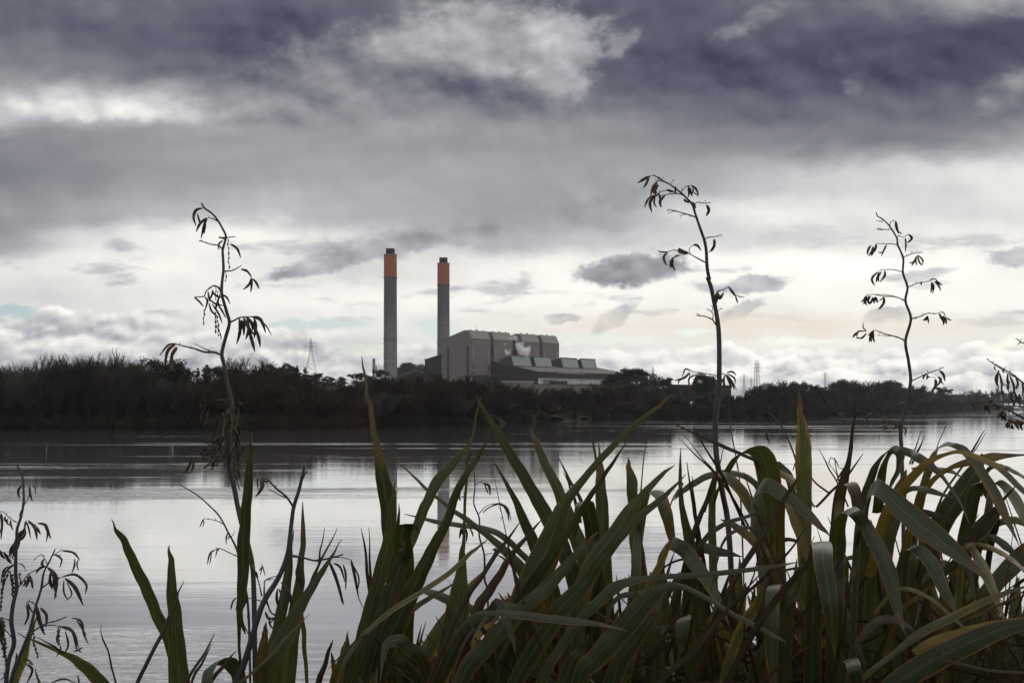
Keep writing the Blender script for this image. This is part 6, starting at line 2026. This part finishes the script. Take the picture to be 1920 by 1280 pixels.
    s.pods([((150, 350), (142, 380), (146, 425), 2.0), ((160, 350), (200, 395), (212, 462), 3.4), ((185, 370), (215, 400), (232, 432), 2.6), ((150, 360), (165, 400), (175, 455), 2.0), ((215, 368), (262, 380), (288, 456), 3.2), ((255, 385), (272, 420), (264, 475), 2.2)])
    s.branch([(-10, 520), (40, 548), (82, 572)], 1.3)
    s.pods([((0, 520), (10, 550), (30, 570), 3.0), ((20, 530), (40, 560), (60, 585), 3.4), ((40, 545), (45, 575), (70, 600), 3.0), ((85, 600), (50, 625), (10, 680), 2.6), ((50, 612), (20, 640), (5, 720), 2.4), ((98, 596), (130, 605), (150, 642), 1.4)])
    s.strings([((60, 640), (75, 795)), ((48, 640), (20, 725)), ((20, 690), (2, 865)), ((70, 660), (80, 760)), ((30, 640), (10, 760)), ((112, 655), (120, 720))], 1.5)
    s.branch([(96, 742), (130, 700), (160, 660), (212, 630)], 1.5)
    s.pods([((165, 660), (180, 690), (190, 735), 2.6), ((155, 668), (162, 700), (148, 735), 2.6), ((140, 690), (142, 710), (132, 728), 2.0), ((185, 690), (180, 715), (192, 745), 1.4)])
    s.strings([((170, 670), (185, 735)), ((150, 690), (150, 730))], 1.6)
    s.branch([(70, 925), (30, 912), (-10, 905)], 1.4)
    s.branch([(76, 1030), (40, 985), (5, 950)], 1.4)
    s.strings([((8, 920), (10, 1050)), ((18, 930), (30, 1090)), ((5, 1000), (25, 1120)), ((0, 940), (5, 1040)), ((20, 1050), (36, 1175))], 2.2)
    s.pods([((10, 900), (5, 940), (20, 990), 3.4), ((0, 960), (12, 1000), (8, 1060), 3.0), ((95, 1105), (90, 1160), (62, 1228), 2.6), ((90, 1118), (110, 1150), (98, 1190), 2.8), ((130, 1140), (165, 1150), (190, 1172), 2.0)])
    s = Stalk('dead_flower_stalk', I, 'second dead stalk from the left edge, shorter, with curling split pods on its right', 2.6, (10, 1345), group='dead stalks on the left')
    s.stem(cvt(I, [(315, 515), (285, 580), (250, 650), (235, 740), (205, 840), (185, 920), (170, 980), (140, 1060), (100, 1160), (60, 1280), (30, 1475)]), 1.2, 4.0)
    s.branch([(302, 545), (340, 552), (352, 590)], 1.0)
    s.pods([((310, 545), (352, 572), (340, 622), 2.2)])
    s.branch([(272, 605), (250, 560), (232, 545), (192, 580)], 1.0)
    s.pods([((262, 612), (225, 625), (205, 655), 3.0), ((270, 618), (312, 655), (332, 702), 3.8), ((290, 640), (285, 700), (300, 745), 3.4), ((330, 688), (320, 750), (312, 802), 3.0), ((250, 570), (240, 600), (262, 620), 3.0), ((288, 632), (310, 690), (290, 735), 3.0)])
    s.branch([(300, 552), (345, 525), (360, 523)], .8)
    s.pods([((352, 523), (420, 535), (456, 580), 3.0), ((427, 568), (425, 610), (408, 655), 2.4), ((445, 575), (440, 605), (450, 638), 2.0)])
    s.branch([(237, 738), (290, 700), (352, 675)], 1.5)
    s.pods([((350, 675), (430, 660), (492, 715), (486, 772), 3.2), ((370, 680), (430, 735), (476, 838), 4.2), ((365, 688), (365, 760), (388, 805), 2.0), ((382, 705), (410, 770), (378, 808), 1.8), ((340, 672), (310, 720), (325, 790), 2.6)])
    s.branch([(206, 832), (165, 812), (150, 828)], 1.3)
    s.pods([((150, 828), (162, 890), (142, 948), 3.0), ((210, 838), (225, 920), (255, 1005), 4.6), ((228, 848), (265, 890), (262, 960), 3.6), ((160, 820), (170, 850), (190, 880), 2.4)])
    s.branch([(188, 985), (260, 940), (320, 925), (380, 900)], 1.6)
    s.branch([(240, 955), (300, 948), (350, 960)], 1.2)
    s.pods([((340, 955), (415, 985), (440, 1102), 4.0), ((345, 965), (325, 1030), (345, 1068), 2.6), ((372, 980), (390, 1060), (365, 1112), 2.4), ((345, 1065), (345, 1095), (320, 1128), 2.2), ((410, 908), (462, 925), (480, 1000), (506, 1058), 2.8), ((440, 920), (465, 960), (492, 1005), 2.2), ((440, 1095), (455, 1085), (468, 1075), 1.8), ((420, 1100), (445, 1092), (468, 1105), 1.8)])
    s.strings([((192, 995), (196, 1070)), ((196, 1060), (217, 1132)), ((330, 960), (340, 1060))], 1.6)
    s.pods([((150, 1170), (185, 1205), (148, 1290), 3.0), ((158, 1165), (180, 1170), (192, 1175), 1.6), ((290, 1278), (365, 1255), (435, 1280), 2.4), ((20, 1215), (25, 1240), (5, 1262), 1.6)])

    J = (320, 860, 3.047)
    s = Stalk('dead_flower_stalk', J, 'thick grey woody dead stalk with a forked broken top right of the left flower stalk', 2.75, (440, 1340), group='dead stalks on the left')
    s.stem(cvt(J, [(765, 38), (735, 170), (703, 275), (690, 370), (668, 540), (620, 670), (540, 800), (500, 900), (450, 1070), (400, 1220), (345, 1330), (330, 1460)]), 3.0, 6.6)
    s.branch([(742, 140), (765, 90), (782, 70)], 2.4, 0)
    s.branch([(697, 268), (660, 215), (600, 165), (555, 118), (520, 110)], 2.4)
    s.branch([(668, 225), (620, 205), (560, 170)], 1.3)
    s.pods([((515, 108), (522, 160), (488, 215), 4.6), ((505, 108), (496, 130), (500, 180), 2.4), ((565, 115), (545, 130), (520, 112), 2.4)])
    s.branch([(690, 552), (760, 565), (830, 580), (900, 568), (985, 545)], 2.6)
    s.pods([((905, 585), (945, 680), (990, 835), 4.6), ((930, 595), (970, 620), (995, 700), 3.0), ((985, 600), (1000, 660), (1000, 750), 2.8)])
    s.branch([(900, 570), (960, 560), (1030, 575)], 1.2)
    s.pods([((1030, 575), (1050, 660), (1075, 800), 3.8), ((1040, 600), (1075, 680), (1065, 760), 2.2), ((1070, 780), (1085, 820), (1100, 850), 1.2)])
    s.branch([(535, 820), (535, 720), (545, 690), (610, 665)], 1.8)
    s.branch([(545, 690), (575, 685), (600, 690)], .9)
    s.branch([(545, 800), (570, 870), (600, 900), (560, 940)], 2.0)
    s.pods([((610, 740), (610, 820), (668, 925), 3.6), ((630, 700), (670, 760), (690, 850), 3.6), ((660, 720), (690, 800), (685, 880), 3.0), ((540, 870), (560, 910), (600, 905), 3.4), ((560, 900), (570, 950), (590, 970), 2.6), ((615, 740), (640, 790), (625, 840), 3.2)])
    s.pods([((745, 560), (735, 640), (750, 780), 5.0), ((735, 575), (720, 650), (728, 700), 3.6), ((755, 620), (760, 700), (745, 770), 3.0)], mat='debris')
    # thin twigs springing from the left flower stalk
    s = Stalk('dead_flower_stalk', J, 'thin bare twig with tiny dried pods slanting up left of the yellow-green blade', 2.95, (470, 1330), group='dead stalks on the left')
    s.stem([(334, 906), (352, 917), (369, 927), (392, 947), (412, 968), (428, 998), (440, 1020), (447, 1040), (456, 1080), (466, 1150), (470, 1330)], .8, 2.4)
    s.branch([(300, 372), (255, 350), (190, 340)], 1.1)
    s.pods([((190, 340), (178, 362), (165, 392), 1.6), ((185, 342), (190, 365), (180, 388), 1.4), ((330, 415), (318, 445), (318, 490), 2.0), ((335, 420), (335, 440), (325, 460), 1.8)])
    s.branch([(345, 445), (358, 428), (366, 415)], .8)
    s.branch([(382, 556), (335, 535), (280, 510), (250, 520)], 1.2)
    s.pods([((255, 518), (225, 540), (208, 605), 2.2), ((262, 515), (262, 535), (255, 560), 1.4), ((280, 508), (270, 520), (262, 520), 2.0), ((235, 535), (228, 570), (222, 605), 1.4)])
    s.branch([(520, 780), (505, 710), (480, 640), (470, 600)], 1.6)
    s.pods([((472, 602), (470, 620), (485, 640), 2.0), ((505, 640), (520, 620), (512, 665), 1.6), ((520, 600), (530, 630), (540, 668), 1.4), ((470, 640), (490, 650), (500, 680), 1.8)])
    s.pods([((378, 790), (355, 815), (345, 862), 2.0), ((380, 800), (378, 840), (370, 868), 1.6), ((410, 735), (395, 800), (412, 870), 4.6), ((405, 860), (405, 930), (428, 1000), 4.6), ((420, 760), (430, 800), (415, 850), 3.0), ((445, 870), (440, 900), (448, 930), 1.6)])
    s.branch([(520, 810), (470, 800), (430, 790)], 1.2)

    K = (860, 760, 2.4605)
    s = Stalk('small_seed_stalk', K, 'slender curved stalk with small drooping pods before the reflection right of centre-left', 3.3, (915, 1330), 'seed stalk', 'thin seed stalks among the flax')
    s.stem(cvt(K, [(60, 210), (68, 280), (75, 370), (70, 450), (95, 520), (95, 600), (118, 690), (120, 800), (135, 900), (135, 1400)]), .8, 2.0)
    s.branch([(75, 368), (95, 355), (115, 358)], .8)
    s.pods([((112, 358), (140, 370), (145, 415), 3.0), ((120, 362), (128, 385), (138, 405), 1.8)])
    s.branch([(92, 500), (130, 462), (180, 452)], .9)
    s.pods([((175, 452), (220, 470), (232, 535), 3.2), ((150, 458), (200, 455), (225, 500), 2.2), ((110, 495), (140, 470), (185, 455), 1.6), ((180, 460), (200, 500), (195, 530), .8)])
    s.branch([(119, 690), (140, 682), (162, 680)], .9)
    s.pods([((180, 690), (212, 710), (210, 752), 2.4), ((165, 655), (180, 670), (192, 682), 3.0), ((155, 660), (170, 672), (160, 685), 2.4)])
    s.branch([(90, 560), (50, 545), (10, 555)], .8)
    s.pods([((12, 560), (8, 590), (2, 612), 2.6), ((28, 560), (38, 590), (34, 632), 2.6), ((48, 560), (62, 585), (66, 605), 2.0), ((20, 560), (16, 585), (22, 600), 1.8), ((60, 215), (50, 230), (52, 255), 2.0), ((8, 398), (2, 420), (8, 440), 2.6), ((24, 400), (28, 415), (14, 422), 2.0)])
    L = (1200, 780, 2.56)
    s = Stalk('small_seed_stalk', L, 'thin dark twig slanting down behind the tall upright blade', 3.2, (1520, 1000), 'seed stalk', 'thin seed stalks among the flax')
    s.stem(cvt(L, [(600, -25), (635, 0), (680, 50), (710, 110), (745, 200), (780, 330), (820, 563)]), .7, 2.0)
    s.branch([(710, 100), (722, 85), (742, 78)], .7)
    s.branch([(718, 150), (690, 142), (672, 150)], .5)
    s.pods([((605, 62), (612, 95), (622, 135), 2.0), ((610, 65), (605, 95), (614, 120), 1.6), ((745, 220), (740, 240), (735, 262), 1.2)])
    s.branch([(660, 25), (630, 45), (607, 62)], .4)
    s = Stalk('small_seed_stalk', L, 'hair-thin dark stem hanging straight down right of the middle stalk', 3.0, (1395, 1100), 'seed stalk', 'thin seed stalks among the flax')
    s.stem([(1368, 726), (1367, 755), (1368, 784), (1374, 825), (1380, 858), (1388, 920), (1395, 1100)], .7, 1.4)
    Q = (1480, 780, 2.56)
    s = Stalk('small_seed_stalk', Q, 'curly withered twig with empty pods between the upright blade and right stalk', 3.0, (1575, 1010), 'seed stalk', 'thin seed stalks among the flax')
    s.stem([(1565, 858), (1568, 880), (1574, 905), (1578, 940), (1576, 1010)], .7, 1.4)
    s.pods([((200, 195), (190, 225), (210, 250), 1.0), ((205, 200), (225, 215), (235, 245), 1.0), ((195, 200), (215, 205), (228, 225), .9), ((235, 245), (260, 255), (255, 280), 1.0), ((200, 240), (225, 275), (240, 330), .9)])


build_stalks()


# ------------------------------------------------------------------ air
def build_haze():
    m, g = newmat('thin_air')
    v = g.new('ShaderNodeVolumePrincipled')
    v.inputs['Color'].default_value = (0.90, 0.93, 1.0, 1)
    v.inputs['Density'].default_value = 0.00006
    out = g.new('ShaderNodeOutputMaterial')
    g.link(v.outputs[0], out.inputs['Volume'])
    b = MB()
    b.box((0, 1490, -2), 7600, 3300, 186)
    o = b.build('haze', m)
    tag(o, kind='stuff')


build_haze()
